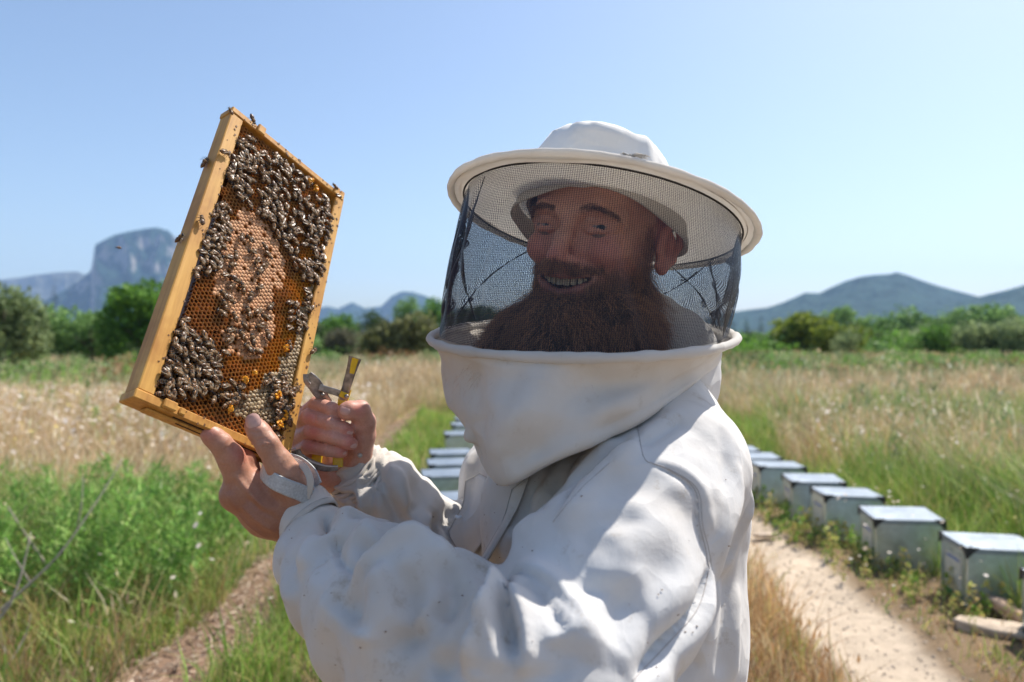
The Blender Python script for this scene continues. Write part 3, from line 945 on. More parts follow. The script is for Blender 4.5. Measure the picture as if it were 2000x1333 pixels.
def field(n, ylo, yhi, wmul, seed):
    r = np.random.default_rng(seed)
    # uniform over the visible wedge and a margin
    # grown in tussocks: most blades share a root clump with its own height and tint
    nc = n // 26
    yc = np.sqrt(r.random(nc) * (yhi ** 2 - ylo ** 2) + ylo ** 2)
    xc = (r.random(nc) * 2 - 1) * (yc * .78 + .5)
    ci = r.integers(0, nc, n)
    sp = (.05 + .012 * yc)[ci] * (.5 + r.random(nc)[ci])
    lone = r.random(n) < .25
    y = np.where(lone, np.sqrt(r.random(n) * (yhi ** 2 - ylo ** 2) + ylo ** 2), np.maximum(yc[ci] + r.normal(size=n) * sp, ylo))
    x = np.where(lone, (r.random(n) * 2 - 1) * (y * .78 + .5), xc[ci] + r.normal(size=n) * sp)
    ch = np.where(lone, .75, r.uniform(.35, 1.4, nc)[ci]); ct = np.where(lone, 1, r.uniform(.55, 1.25, nc)[ci]); cu_ = r.random(nc)[ci]
    p2 = np.stack([x, y, 0 * x], -1)
    n1 = fbm(p2, .55, 3, 20); n2 = fbm(p2, .16, 3, 31); n3 = fbm(p2, 2.0, 2, 40)
    dp, dt, hv = near_masks(x, y)
    keep = (hv > 1.08) & (dp > 1.0 + .5 * n3) & (dt > .95 + .7 * n3)
    keep &= ~((dp < 1.5) & (r.random(n) < .6))
    pxv = x / y * FPX + 1000
    kind = np.zeros(n, int)           # palette index
    H = np.zeros(n)
    PAL = [STRAW, RED, GRE, YGR, GGR, FEN]
    u = np.where(lone | (r.random(n) < .2), r.random(n), cu_)
    # default field
    g = (n1 * .6 + n2 * .9 + .25 * (u - .5))
    kind[:] = np.where(g > .06, np.where(u > .5, 3, 4), np.where(u > .86, 1, 0))
    H[:] = .50 + .30 * n1 + .15 * r.random(n)
    # right field: mixed straw and greens
    R = x > 3.05 + .12 * (y - 4)
    gr = n1 + .7 * n2 + .5 * (u - .5)
    kind[R] = np.where(gr[R] > .34, 2, np.where(gr[R] > .17, 4, np.where(gr[R] > .04, 3, np.where(u[R] > .85, 1, 0))))
    H[R] = .60 + .22 * n1[R] + .22 * r.random(R.sum())
    far_r = R & (y > 14)
    kind[far_r] = np.where(gr[far_r] > .22, 4, 0)
    # green belt right behind the right hives
    B = (x > 2.75) & (x < 3.25 + .05 * y + .9 * n1) & (y < 14)
    kind[B] = np.where(u[B] > .3, 2, 3); H[B] = .22 + .16 * r.random(B.sum()) + .2 * smoothstep(3.0, 3.8, x[B])
    # brown reddish dry grass between beekeeper and path
    M = (x > .75) & (x < interp(y, PATH_C)) & (y < 13)
    kind[M] = np.where(u[M] + .4 * n1[M] > .30, 1, np.where(u[M] > .12, 0, 3)); H[M] = .15 + .13 * r.random(M.sum()) + .06 * n1[M]
    # sparse strip between path and hives
    Sx = (x > interp(y, PATH_C)) & (x < 2.78) & (y < 14)
    kind[Sx] = np.where(u[Sx] > .62, 1, np.where(u[Sx] > .3, 3, 2)); H[Sx] = .05 + .10 * r.random(Sx.sum()) ** 2
    keep &= ~(Sx & (r.random(n) < .55))
    # middle
    K = (x > -1.0) & (x < .75) & (y < 16)
    kind[K] = np.where(u[K] > .4, 2, 0); H[K] = .12 + .12 * r.random(K.sum())
    # bright green strip left of the left hive row
    L = (x > interp(y, TRK_C) + .1) & (x < -.72) & (y < 15)
    kind[L] = np.where(u[L] > .22, 2, 3); H[L] = .16 + .14 * r.random(L.sum()) + .05 * n1[L]
    # left of the track
    Q = x < interp(y, TRK_C)
    Qa = Q & (y < 4.4 + 1.2 * n1); kind[Qa] = np.where(u[Qa] > .55, 3, np.where(u[Qa] > .22, 2, np.where(u[Qa] > .12, 0, 1))); H[Qa] = .12 + .22 * r.random(Qa.sum())
    Qb = Q & (y >= 4.4 + 1.2 * n1) & (y < 5.8 + 1.9 * n1); kind[Qb] = np.where(u[Qb] > .58, 5, np.where(u[Qb] > .38, 2, np.where(u[Qb] > .18, 3, 0))); H[Qb] = .28 + .32 * r.random(Qb.sum()) - .25 * smoothstep(-2.6, -1.7, x[Qb])
    Qc = Q & (y >= 5.8 + 1.9 * n1) & (y < 22); kind[Qc] = np.where(u[Qc] + .5 * n1[Qc] > .22, 0, np.where(u[Qc] > .1, 1, 3)); H[Qc] = .28 + .32 * r.random(Qc.sum()) + .25 * n1[Qc]
    Qd = Q & (y >= 22); kind[Qd] = np.where((.06 + n2[Qd] * 1.4 + .5 * (u[Qd] - .5) + .25 * (pxv[Qd] < 330)) > .12, 4, 0)
    H = np.clip(H * ch, .04, 1.0)
    z = ground_h(x, y)
    C = np.zeros((n, 3))
    pick = r.integers(0, 4, n)
    for i, pal in enumerate(PAL): 
        m = kind == i; C[m] = pal[pick[m]]
    C *= (.8 + .4 * r.random((n, 1))) * ct[:, None]
    # broad colour drift so that patches differ
    C *= (1 + .30 * n2 + .22 * n1)[:, None]
    idx = np.where(keep)[0]
    return np.stack([x, y, z - .01], -1)[idx], H[idx], kind[idx], C[idx], wmul * (.6 + .8 * r.random(len(idx)))

parts = {'dry_grass': [], 'green_grass': []}
def push(key, V, faces, C):
    parts[key].append((V, faces, C))
for (n, a, b, wm, sd) in [(95000, 2.9, 7.5, .0055, 1), (110000, 7.5, 18, .0085, 2), (85000, 18, 45, .021, 3), (50000, 45, 110, .07, 4)]:
    p, h, kind, C, w = field(n, a, b, wm, sd)
    r = np.random.default_rng(sd + 70)
    for key, m in (('dry_grass', (kind == 0) | (kind == 1)), ('green_grass', (kind > 1))):
        V, Q, T, CC = blades(p[m], h[m], w[m] * (1 if key == 'dry_grass' else 1.25), .15 + .9 * r.random(m.sum()) ** 1.3, C[m], sd * 3)
        push(key, V, [Q, T], CC)
        if key == 'dry_grass':
            s = np.where(m)[0]; s = s[(r.random(len(s)) < .13) & (h[s] > .2)]
            hp = p[s] + np.stack([.12 * r.normal(size=len(s)) * h[s], .12 * r.normal(size=len(s)) * h[s], h[s] * .82], -1)
            V, Q, CC = heads(hp, h[s] * .20, w[s] * 1.3, np.clip(C[s] * 1.18, 0, .9), sd + 9)
            push(key, V, [Q], CC)
for key, lab in (('dry_grass', 'straw-coloured and reddish dry grass covering the field'), ('green_grass', 'fresh green grass and weeds growing in patches')):
    n = 0; Vs = []; Qs = []; Ts = []; Cs = []
    for V, fs, C in parts[key]:
        Vs.append(V); Cs.append(C)
        for f in fs:
            (Qs if f.shape[1] == 4 else Ts).append(f + n)
        n += len(V)
    me = mesh_np(key, np.concatenate(Vs), [np.concatenate(Qs), np.concatenate(Ts)], [blade_m], smooth=False)
    vcol(me, 'col', np.concatenate(Cs))
    tag(link(key, me), lab, 'grass', kind='stuff')
del parts

# feathery fennel clumps left of the track, weeds by the hives
def fennel():
    r = np.random.default_rng(77)
    Ps = []; Cs = []; Hs = []; Ws = []
    Vt = []; Qt = []; Tt = []; Ct = []; n = 0
    cl = []
    for i in range(360):
        y = r.uniform(4.0, 5.9); x = interp(y, TRK_C) - .35 - r.random() ** 1.1 * (y * .8 - 1.6)
        cl.append((x, y, r.uniform(.22, .66) * (1 - .4 * math.exp(-(x - interp(y, TRK_C)) ** 2 / .25)), 5))
    for i in range(60):
        y = r.uniform(10, 30); x = -r.uniform(.30, .75) * y; cl.append((x, y, r.uniform(.5, .9), 5))
    for i in range(70):
        y = r.uniform(6, 28); x = r.uniform(.33, .72) * y + .8; cl.append((x, y, r.uniform(.6, .95), 4))
    for i in range(130):
        j = r.integers(0, 5); hx, hy = hives_at[j]
        cl.append((hx - .3 + r.normal() * .12, hy - .15 + r.normal() * .22, r.uniform(.08, .2), 3 if r.random() < .5 else 2))
    PAL = {2: GRE, 3: YGR, 4: GGR, 5: FEN}
    for (x, y, h, k) in cl:
        z = float(ground_h(np.array([x]), np.array([y]))[0])
        m = 90 if h > .3 else 22
        t = r.random(m) ** .8
        a = r.random(m) * 6.283; rad = h * .26 * np.sin(np.pi * np.clip(t * .85 + .12, 0, 1)) * r.random(m)
        p = np.stack([x + np.cos(a) * rad + .1 * h * (t - .3), y + np.sin(a) * rad, z + h * t], -1)
        d = r.normal(size=(m, 3)); d[:, 2] = np.abs(d[:, 2]) + .4; d /= np.linalg.norm(d, axis=1, keepdims=True)
        L = h * r.uniform(.08, .2, (m, 1)); wv = np.cross(d, r.normal(size=(m, 3))); wv /= np.linalg.norm(wv, axis=1, keepdims=True)
        w = wv * (.0035 + .0006 * y) * (1 if h > .3 else 2.2)
        V = np.stack([p - w, p + w, p + d * L], 1).reshape(-1, 3)
        F = np.arange(3 * m).reshape(m, 3) + n
        C = PAL[k][r.integers(0, 4, m)] * (.7 + .6 * r.random((m, 1))) * r.uniform(.75, 1.25)
        Vt.append(V); Tt.append(F); Ct.append(np.repeat(C, 3, 0)); n += len(V)
    me = mesh_np('fennel', np.concatenate(Vt), np.concatenate(Tt), [blade_m], smooth=False)
    vcol(me, 'col', np.concatenate(Ct))
    tag(link('fennel', me), 'feathery green wild fennel and weeds massed beside the dirt track', 'fennel', kind='stuff')
fennel()

def flower_heads():
    r = np.random.default_rng(99)
    n = 5200
    y = np.sqrt(r.random(n) * (16 ** 2 - 3.3 ** 2) + 3.3 ** 2); pick = r.random(n)
    x = np.where(pick < .72, -r.uniform(.17, .75, n) * y - .3, r.uniform(.36, .75, n) * y + .4)
    ok = (y > 5.8) | (pick > .72) | (r.random(n) < .25)
    x, y = x[ok], y[ok]; n = len(x)
    z = ground_h(x, y) + np.where(y > 6.5, r.uniform(.42, .72, n), r.uniform(.15, .55, n))
    s = r.uniform(.008, .022, n) * np.clip(y / 7, .7, 1.5)
    V = []; 
    k = 6
    a = np.arange(k) / k * 2 * np.pi
    tilt = r.normal(size=(n, 2)) * .35
    for j in range(k):
        V.append(np.stack([x + s * np.cos(a[j]), y + s * np.sin(a[j]), z + s * (tilt[:, 0] * np.cos(a[j]) + tilt[:, 1] * np.sin(a[j]))], -1))
    V = np.stack(V, 1).reshape(-1, 3)
    cols = np.array([[.75, .66, .55], [.80, .72, .66], [.62, .50, .36], [.70, .58, .20]])
    C = cols[r.choice(4, n, p=[.4, .25, .27, .08])]
    me = mesh_np('flower_heads', V, np.arange(k * n).reshape(n, k), [blade_m], smooth=False)
    vcol(me, 'col', np.repeat(C, k, 0))
    tag(link('flower_heads', me), 'pale dried flower heads scattered above the grass', 'flowers', kind='stuff')
flower_heads()

# bare dry stalks leaning across the lower left corner
def stalks():
    dm = simple('dry_stalk', (.30, .26, .21), .9, var=.3, scale=40)
    def st(pts, r0, label, twigs=()):
        m = MB()
        q = resample([np.array(P(*p)) for p in pts], .06)
        m.tube(q, list(np.linspace(r0, r0 * .35, len(q))), 7)
        for tw in twigs:
            k = resample([np.array(P(*p)) for p in tw], .05)
            m.tube(k, list(np.linspace(r0 * .55, r0 * .2, len(k))), 6)
        o = m.build('dry_stalk', dm, None, True)
        tag(o, label, 'dry stalk', 'bare dry stalks in the lower left')
    st([(-70, 1260, 3.5), (20, 1175, 3.6), (110, 1090, 3.7), (165, 1015, 3.8), (205, 955, 3.9), (240, 895, 4.0)], .008, 'longest bare grey stalk rising from the left edge toward the comb frame',
       [[(150, 1035, 3.8), (160, 980, 3.82), (162, 930, 3.85)], [(60, 1140, 3.65), (30, 1090, 3.7), (10, 1050, 3.75)]])
    st([(-20, 1230, 3.4), (20, 1180, 3.45), (45, 1110, 3.5), (60, 1040, 3.55)], .008, 'short thick bare stalk standing upright near the left edge')
    st([(-30, 1340, 3.3), (15, 1300, 3.3), (50, 1240, 3.4), (60, 1200, 3.4)], .006, 'pale short stalk in the bottom left corner')
    st([(95, 1110, 4.2), (60, 1060, 4.2), (15, 990, 4.2)], .009, 'bleached stalk leaning left behind the longest one')
stalks()
# ------------------------------------------------------------------ comb frame held up by the beekeeper
FA = np.array([-.376, 1.000, CAM_H + .318])          # upper left front corner
_u = np.array([.118, .150, -.091]); _v = np.array([-.019, -.226, -.377])
FW, FL = .2118, .44
FV = _v / np.linalg.norm(_v)
FU = _u - (_u @ FV) * FV; FU /= np.linalg.norm(FU)
FN = np.cross(FU, FV); FN /= np.linalg.norm(FN)
if FN[1] > 0: FN = -FN                                # faces the camera
FR = np.stack([FU, FV, FN], 1)                        # local (u, v, n) -> world
FT = .027
FRR = np.stack([FU, -FV, FN], 1)
if np.linalg.det(FRR) < 0: FRR = np.stack([FU, FV, FN], 1)
def fw(u, v, n=0.0):
    return FA + np.multiply.outer(u, FU) + np.multiply.outer(v, FV) + np.multiply.outer(n, FN)
def to_px(p):
    p = np.asarray(p, float)
    return np.stack([1000 + p[..., 0] / p[..., 1] * FPX, 666.5 - (p[..., 2] - CAM_H) / p[..., 1] * FPX], -1)
def px_uv(px, py, n=0.0):
    d = np.array([(px - 1000) / FPX, 1, -(py - 666.5) / FPX])
    o = fw(0, 0, n)
    t = ((o - CAMP) @ FN) / (d @ FN)
    q = CAMP + d * t - o
    return float(q @ FU), float(q @ FV)

def in_poly(pts, poly):
    x, y = pts[..., 0], pts[..., 1]
    c = np.zeros(x.shape, bool)
    n = len(poly)
    for i in range(n):
        x1, y1 = poly[i]; x2, y2 = poly[(i + 1) % n]
        m = ((y1 > y) != (y2 > y)) & (x < (x2 - x1) * (y - y1) / (y2 - y1 + 1e-9) + x1)
        c ^= m
    return c

# --- wood
def wood():
    m, nt, b, _ = mat('pine_wood')
    tc = nt.nodes.new('ShaderNodeTexCoord')
    mp = nt.nodes.new('ShaderNodeMapping'); nt.links.new(tc.outputs['Object'], mp.inputs[0])
    mp.inputs['Scale'].default_value = (90, 6, 90)
    f = N(nt, 'ShaderNodeTexNoise', Scale=1.6, Detail=8, Roughness=.65); nt.links.new(mp.outputs[0], f.inputs['Vector'])
    g = noise_tex(nt, 9, 5, .6)
    c = ramp(nt, f.outputs['Fac'], [(.25, (.42, .205, .04)), (.5, (.58, .305, .062)), (.8, (.70, .41, .10))])
    st = ramp(nt, g, [(.36, (.62, .42, .22)), (.55, (1, 1, 1))])
    c = mixc(nt, .75, c, st, 'MULTIPLY')
    nt.links.new(c, b.inputs['Base Color'])
    b.inputs['Roughness'].default_value = .55
    bump(nt, b, f.outputs['Fac'], .35, .0008)
    return m
wood_m = wood()
dirt_m = simple('propolis', (.16, .07, .02), .5, var=.5, scale=300, bumps=.8, bdist=.001)
dark_m = simple('dark_slot', (.03, .018, .01), .9)

hf = empty('hive_frame', tuple(fw(FW / 2, FL, -FT / 2)))
hf.rotation_euler = Matrix(FRR.tolist()).to_euler()
tag(hf, 'wooden hive frame full of honeycomb held up tilted in both hands', 'hive frame')
def fbox(name, u0, u1, v0, v1, n0, n1, m, parent=hf, bevel=.0012):
    b = MB(); b.box(((0, 0, 0)), (u1 - u0, v1 - v0, n1 - n0), bevel=bevel)
    o = b.build(name, m, None)
    o.rotation_euler = Matrix(FRR.tolist()).to_euler(); o.location = fw((u0 + u1) / 2, (v0 + v1) / 2, (n0 + n1) / 2)
    o.parent = parent; o.matrix_parent_inverse = parent_world(parent).inverted()
    return o
LB, RB, TT, BT = .020, .0175, .0095, .0110
fbox('long_bar', 0.0008, LB, TT + .0004, FL - BT - .0004, -FT, -.0012, wood_m)
fbox('long_bar', FW - RB, FW - .0008, TT - .004, FL - BT - .0004, -FT, -.0012, wood_m)
tb = fbox('top_bar', -.0005, FW - .003, 0, TT, -FT - .001, 0, wood_m)
bb = fbox('bottom_bar', -.0015, FW + .001, FL - BT, FL, -FT - .0015, .0005, wood_m)
fbox('spacer_block', .030, .046, FL - BT - .0006, FL - .0015, .0005, .0058, wood_m)
fbox('spacer_block', .0505, .058, FL - BT + .001, FL - .002, .0005, .0036, wood_m)
fbox('spacer_block', .040, .052, -.001, TT + .003, 0, .0055, wood_m)
fbox('spacer_block', FW - .026, FW - .016, -.002, TT + .003, 0, .005, wood_m)
fbox('corner_nub', FW - .009, FW - .001, -.009, TT - .0045, -.02, -.002, wood_m)
fbox('under_strip', .020, FW - .02, FL + .0002, FL + .0035, -.022, -.008, wood_m)
for (a, b2) in ((.05, .112), (.13, .19)):
    fbox('slot', a, b2, FL + .0002, FL + .0008, -.0068, -.0052, dark_m, bevel=0)
fbox('slot', .058, .11, FL + .0034, FL + .0042, -.0125, -.0112, dark_m, bevel=0)

# --- comb cells
r = np.random.default_rng(12)
pv, pu = .0056, .0056 * .8660254
PXB = [(470, 405), (500, 420), (525, 446), (538, 470), (552, 500), (560, 540), (534, 566), (532, 600), (540, 640), (532, 668), (508, 702), (476, 706), (440, 684), (432, 648),
       (450, 630), (446, 608), (434, 590), (420, 566), (418, 530), (422, 505), (434, 462), (452, 428)]
PXH = [(600, 560), (612, 548), (650, 470), (670, 420), (650, 640), (600, 740), (585, 790), (560, 800), (520, 835), (490, 826), (455, 806), (452, 778), (505, 762), (516, 736), (543, 724), (545, 700), (575, 680), (585, 620)]
def comb_n(u, v):
    p = np.stack([u, v, 0 * u], -1)
    return -.0045 + .0022 * fbm(p, 22, 3, 4) - .006 * smoothstep(.385, .43, v) * smoothstep(.02, .12, u) - .003 * smoothstep(.05, .02, v)
def comb_left(v):
    p = np.stack([0 * v, v, 0 * v], -1)
    g = .0035 + .0035 * smoothstep(.12, .17, v) * (1 - smoothstep(.30, .36, v))
    return LB + g + .0015 * fbm(p, 30, 2, 6)
cells = []
j = 0
U = LB
while U < FW - RB - .001:
    off = (j % 2) * .5 * pv
    V0 = TT + .004
    k = 0
    while V0 + off + k * pv < FL - BT - .003:
        cells.append((U, V0 + off + k * pv)); k += 1
    U += pu; j += 1
cells = np.array(cells)
cells = cells[cells[:, 0] > comb_left(cells[:, 1]) + pu * .3]
cells += r.normal(size=cells.shape) * .00022
cu, cv = cells.T
cp = to_px(fw(cu, cv, comb_n(cu, cv)))
wob = np.stack([fbm(np.stack([cu, cv, 0 * cu], -1), 45, 3, 8), fbm(np.stack([cu, cv, 0 * cu], -1), 45, 3, 18)], -1) * 14
brood = in_poly(cp + wob, PXB) & (r.random(len(cu)) > .115)
honey = in_poly(cp + wob, PXH) & ~brood
big = in_poly(cp, [(385, 740), (420, 740), (470, 800), (480, 830), (440, 830), (370, 790)])
odd = in_poly(cp, [(420, 300), (460, 300), (460, 380), (420, 400)])
amber = np.clip(smoothstep(525, 590, cp[:, 0] + (cp[:, 1] - 600) * .35 + wob[:, 0]) + .25 * (cp[:, 1] > 690) + .3 * fbm(np.stack([cu, cv, 0 * cu], -1), 60, 2, 3), 0, 1)
def hexring(rad, ang=0):
    a = np.arange(6) * np.pi / 3 + np.pi / 6 + ang      # vertex angles in (u, v): neighbours lie along v
    return np.stack([np.cos(a), np.sin(a)], -1) * rad
Ro = pv / math.sqrt(3) * 1.0
Vc = []; Fq = []; Fh = []; Cc = []; nq = 0
Vb = []; Fb = []; Cb = []; nb = 0
Vh = []; Fhh = []; Ch = []; nh = 0
def dome(c_u, c_v, base, Rr, hgt, rings, jit):
    a0 = hexring(Rr)
    pts = []
    for k, t in enumerate(rings):
        q = a0 * t
        if t < .8:  # rounder inside
            nn = np.linalg.norm(a0, axis=1, keepdims=True)
        pts.append(np.concatenate([q + [c_u, c_v], np.full((6, 1), base + hgt * (1 - t ** 2.2))], 1))
    pts.append(np.array([[c_u + jit[0], c_v + jit[1], base + hgt * (1 + jit[2])]]))
    return np.concatenate(pts)
FD = []
for k in range(2):
    for i in range(6):
        FD.append((k * 6 + i, k * 6 + (i + 1) % 6, (k + 1) * 6 + (i + 1) % 6, (k + 1) * 6 + i))
FDt = [(12 + i, 12 + (i + 1) % 6, 18) for i in range(6)]
bt_ = []; ht_ = []
for i in range(len(cu)):
    base = float(comb_n(cu[i:i + 1], cv[i:i + 1])[0])
    c = np.array([cu[i], cv[i]])
    if brood[i] or honey[i]:
        if brood[i]:
            V = dome(c[0], c[1], base - .0005, Ro * .985, .0013 * r.uniform(.8, 1.25), (1, .80, .42), (0, 0, .1 * r.normal()))
            t = r.random(); col = np.array([.56, .27, .125]) * (1 - t) + np.array([.68, .38, .20]) * t
            Vb.append(V); Fb += [tuple(x + nb for x in f) for f in FD]; bt_ += [tuple(x + nb for x in f) for f in FDt]
            Cb.append(np.repeat([col * r.uniform(.85, 1.1)], 19, 0)); nb += 19
        else:
            rr = Ro * r.uniform(.93, 1.06)
            V = dome(c[0], c[1], base - .0004 + r.normal() * .0003, rr, .0016 * r.uniform(.4, 1.5), (1, .82, .5), (r.normal() * .0004, r.normal() * .0004, .3 * r.normal()))
            V[:, :2] += r.normal(size=(19, 2)) * .00034
            t = r.random(); col = (np.array([.22, .145, .07]) * (1 - t) + np.array([.44, .32, .18]) * t) * r.uniform(.7, 1.15)
            Vh.append(V); Fhh += [tuple(x + nh for x in f) for f in FD]; ht_ += [tuple(x + nh for x in f) for f in FDt]
            Ch.append(np.repeat([col], 19, 0)); nh += 19
        continue
    if r.random() < .012 and not odd[i]: continue
    sc = 1.0
    if odd[i] and r.random() < .25: c = c + r.normal(size=2) * .0006
    wall = .115 + .03 * r.random()
    rim = r.normal() * .00025
    o = hexring(Ro * 1.0) + c
    inn = hexring(Ro * (1 - wall)) + c + r.normal(size=(6, 2)) * .00006
    mid = hexring(Ro * (1 - wall) * .97) + c
    dep = .0095
    fl = dep * (1 if r.random() > .10 else r.uniform(.3, .6))
    V = np.concatenate([np.c_[o, np.full(6, base - .0005)], np.c_[(o + inn) / 2, np.full(6, base + .00035 + rim)], np.c_[inn, np.full(6, base - .0002 + rim)], np.c_[mid, np.full(6, base - fl * .45)],
                        np.c_[hexring(Ro * .74) + c, np.full(6, base - fl)]])
    for k in range(4):
        for q in range(6):
            Fq.append((nq + k * 6 + q, nq + k * 6 + (q + 1) % 6, nq + (k + 1) * 6 + (q + 1) % 6, nq + (k + 1) * 6 + q))
    Fh.append(tuple(nq + 24 + q for q in range(6)))
    am = amber[i]
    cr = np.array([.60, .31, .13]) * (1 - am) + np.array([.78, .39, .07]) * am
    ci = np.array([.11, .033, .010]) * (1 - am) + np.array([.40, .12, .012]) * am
    cf = np.array([.012, .006, .004]) * (1 - am) + np.array([.06, .018, .005]) * am  # walls and floor darken with depth: hole shade put into the wax colour
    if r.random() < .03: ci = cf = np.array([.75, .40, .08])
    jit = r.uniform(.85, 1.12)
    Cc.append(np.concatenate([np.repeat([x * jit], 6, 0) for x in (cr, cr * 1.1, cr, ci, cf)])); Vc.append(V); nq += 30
def toworld(V):
    return fw(V[:, 0], V[:, 1], V[:, 2])
def wax(name, rough=.45, sss=.12, bs=900):
    m, nt, b, _ = mat(name)
    a = nt.nodes.new('ShaderNodeAttribute'); a.attribute_name = 'col'
    f = noise_tex(nt, bs, 3, .6)
    nt.links.new(mixc(nt, .5, a.outputs['Color'], ramp(nt, f, [(.3, (.6, .6, .6)), (.7, (1, 1, 1))]), 'MULTIPLY'), b.inputs['Base Color'])
    b.inputs['Roughness'].default_value = rough
    b.inputs['Specular IOR Level'].default_value = .35
    b.inputs['Subsurface Weight'].default_value = sss
    b.inputs['Subsurface Radius'].default_value = (1, .4, .1)
    b.inputs['Subsurface Scale'].default_value = .0012
    bump(nt, b, f, .5, .0004)
    return m
wax_m = wax('beeswax'); cap_m = wax('brood_capping', .7, .1); hon_m = wax('honey_capping', .5, .1, 500)
def flipfix(V, Fs):
    return Fs
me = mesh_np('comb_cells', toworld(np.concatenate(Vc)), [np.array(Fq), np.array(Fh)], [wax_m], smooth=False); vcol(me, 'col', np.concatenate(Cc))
cc = link('comb_cells', me, hf); tag(cc, 'open amber and brown hexagonal wax cells', kind='stuff')
me = mesh_np('brood_caps', toworld(np.concatenate(Vb)), [np.array(Fb), np.array(bt_)], [cap_m]); vcol(me, 'col', np.concatenate(Cb))
tag(link('brood_caps', me, hf), 'tan domed brood cell cappings', kind='stuff')
me = mesh_np('honey_caps', toworld(np.concatenate(Vh)), [np.array(Fhh), np.array(ht_)], [hon_m]); vcol(me, 'col', np.concatenate(Ch))
tag(link('honey_caps', me, hf), 'grey-beige bumpy honey cappings', kind='stuff')
# midrib slab and the comb's rear side
b = MB()
vs = np.linspace(TT + .003, FL - BT - .002, 60)
Lf = comb_left(vs)
Vm = []
for v, l in zip(vs, Lf):
    Vm += [fw(l + .0012, v, -.0125), fw(FW - RB - .001, v, -.0125), fw(FW - RB - .001, v, -.0225), fw(l + .0012, v, -.0225)]
Fm = []
for i in range(59):
    for q in range(4):
        Fm.append((i * 4 + q, i * 4 + (q + 1) % 4, i * 4 + 4 + (q + 1) % 4, i * 4 + 4 + q))
b.add(Vm, Fm); b.build('comb_midrib', dirt_m, hf)
# ragged left comb wall joining front cells to midrib
# orange pieces of torn wax
def wax_lump(px, py, s, seed, n=26):
    u, v = px_uv(px, py, .002); rr = random.Random(seed)
    m = MB()
    for i in range(n):
        a = rr.uniform(0, 6.28); d = rr.random() ** .6 * s
        c = fw(u + math.cos(a) * d * .7, v + math.sin(a) * d, rr.uniform(-.001, .004))
        Rm = np.array(Matrix.Rotation(rr.uniform(0, 6), 3, Vector((rr.random(), rr.random(), rr.random()))))
        m.box(c, (rr.uniform(.0012, .0035), rr.uniform(.0008, .0030), rr.uniform(.0006, .003)), Rm)
    o = m.build('torn_wax', orange_m, hf); o['label'] = 'bright orange torn wax lump'
orange_m = simple('orange_wax', (.80, .36, .03), .3, var=.3, scale=200, bumps=.5, bdist=.001)
orange_m.node_tree.nodes['Principled BSDF'].inputs['Subsurface Weight'].default_value = .3
orange_m.node_tree.nodes['Principled BSDF'].inputs['Subsurface Scale'].default_value = .003
for k, (x, y, s) in enumerate([(543, 772, .006), (556, 812, .007), (548, 828, .006), (450, 800, .004), (607, 352, .006), (618, 368, .005), (480, 742, .004), (498, 728, .003), (560, 680, .004)]):
    wax_lump(x, y, s, k)
# propolis specks on the bars
m = MB()
rr = random.Random(9)
for i in range(150):
    side = rr.random()
    if side < .4: u = FW - rr.uniform(.001, RB); v = rr.uniform(.02, .42); 
    elif side < .7: u = LB - rr.random() ** 3 * .014; v = rr.uniform(.02, .42)
    else: u = rr.uniform(.02, .19); v = rr.choice([rr.uniform(.001, TT), FL - rr.uniform(.001, BT)])
    s = rr.uniform(.0004, .0014)
    zz = .0002 if v < TT or v > FL - BT else -.0010
    m.box(fw(u, v, zz), (s * 2, s * rr.uniform(1, 3), s * .8), FRR @ np.array(Matrix.Rotation(rr.random() * 6, 3, 'Z')))
o = m.build('propolis_specks', dirt_m, hf); o['kind'] = 'stuff'

# ------------------------------------------------------------------ honeybees
def bee_mats():
    m, nt, b, _ = mat('bee_abdomen')
    tc = nt.nodes.new('ShaderNodeTexCoord'); sx = nt.nodes.new('ShaderNodeSeparateXYZ'); nt.links.new(tc.outputs['Object'], sx.inputs[0])
    w = N(nt, 'ShaderNodeMath', operation='MULTIPLY'); nt.links.new(sx.outputs[0], w.inputs[0]); w.inputs[1].default_value = 2 * math.pi / .00165
    s = N(nt, 'ShaderNodeMath', operation='SINE'); nt.links.new(w.outputs[0], s.inputs[0])
    oi = nt.nodes.new('ShaderNodeObjectInfo')
    c1 = ramp(nt, oi.outputs['Random'], [(0, (.28, .11, .02)), (.5, (.42, .19, .045)), (1, (.18, .08, .03))])
    k = ramp(nt, s.outputs[0], [(.25, (0, 0, 0)), (.6, (1, 1, 1))])
    nt.links.new(mixc(nt, k, (.018, .012, .009), c1), b.inputs['Base Color'])
    b.inputs['Roughness'].default_value = .38
    m2, nt, b, _ = mat('bee_fur')
    f = noise_tex(nt, 3500, 2)
    nt.links.new(ramp(nt, f, [(.35, (.055, .028, .012)), (.65, (.30, .165, .062))]), b.inputs['Base Color'])
    b.inputs['Roughness'].default_value = .8; bump(nt, b, f, 1, .0004)
    m3 = simple('bee_dark', (.018, .012, .010), .35, bumps=0)
    m4, nt, b, out = mat('bee_wing')
    b.inputs['Base Color'].default_value = (.60, .50, .36, 1); b.inputs['Roughness'].default_value = .28
    b.inputs['Alpha'].default_value = .15; b.inputs['Specular IOR Level'].default_value = .8
    return m, m2, m3, m4
ab_m, fur_m, dk_m, wg_m = bee_mats()
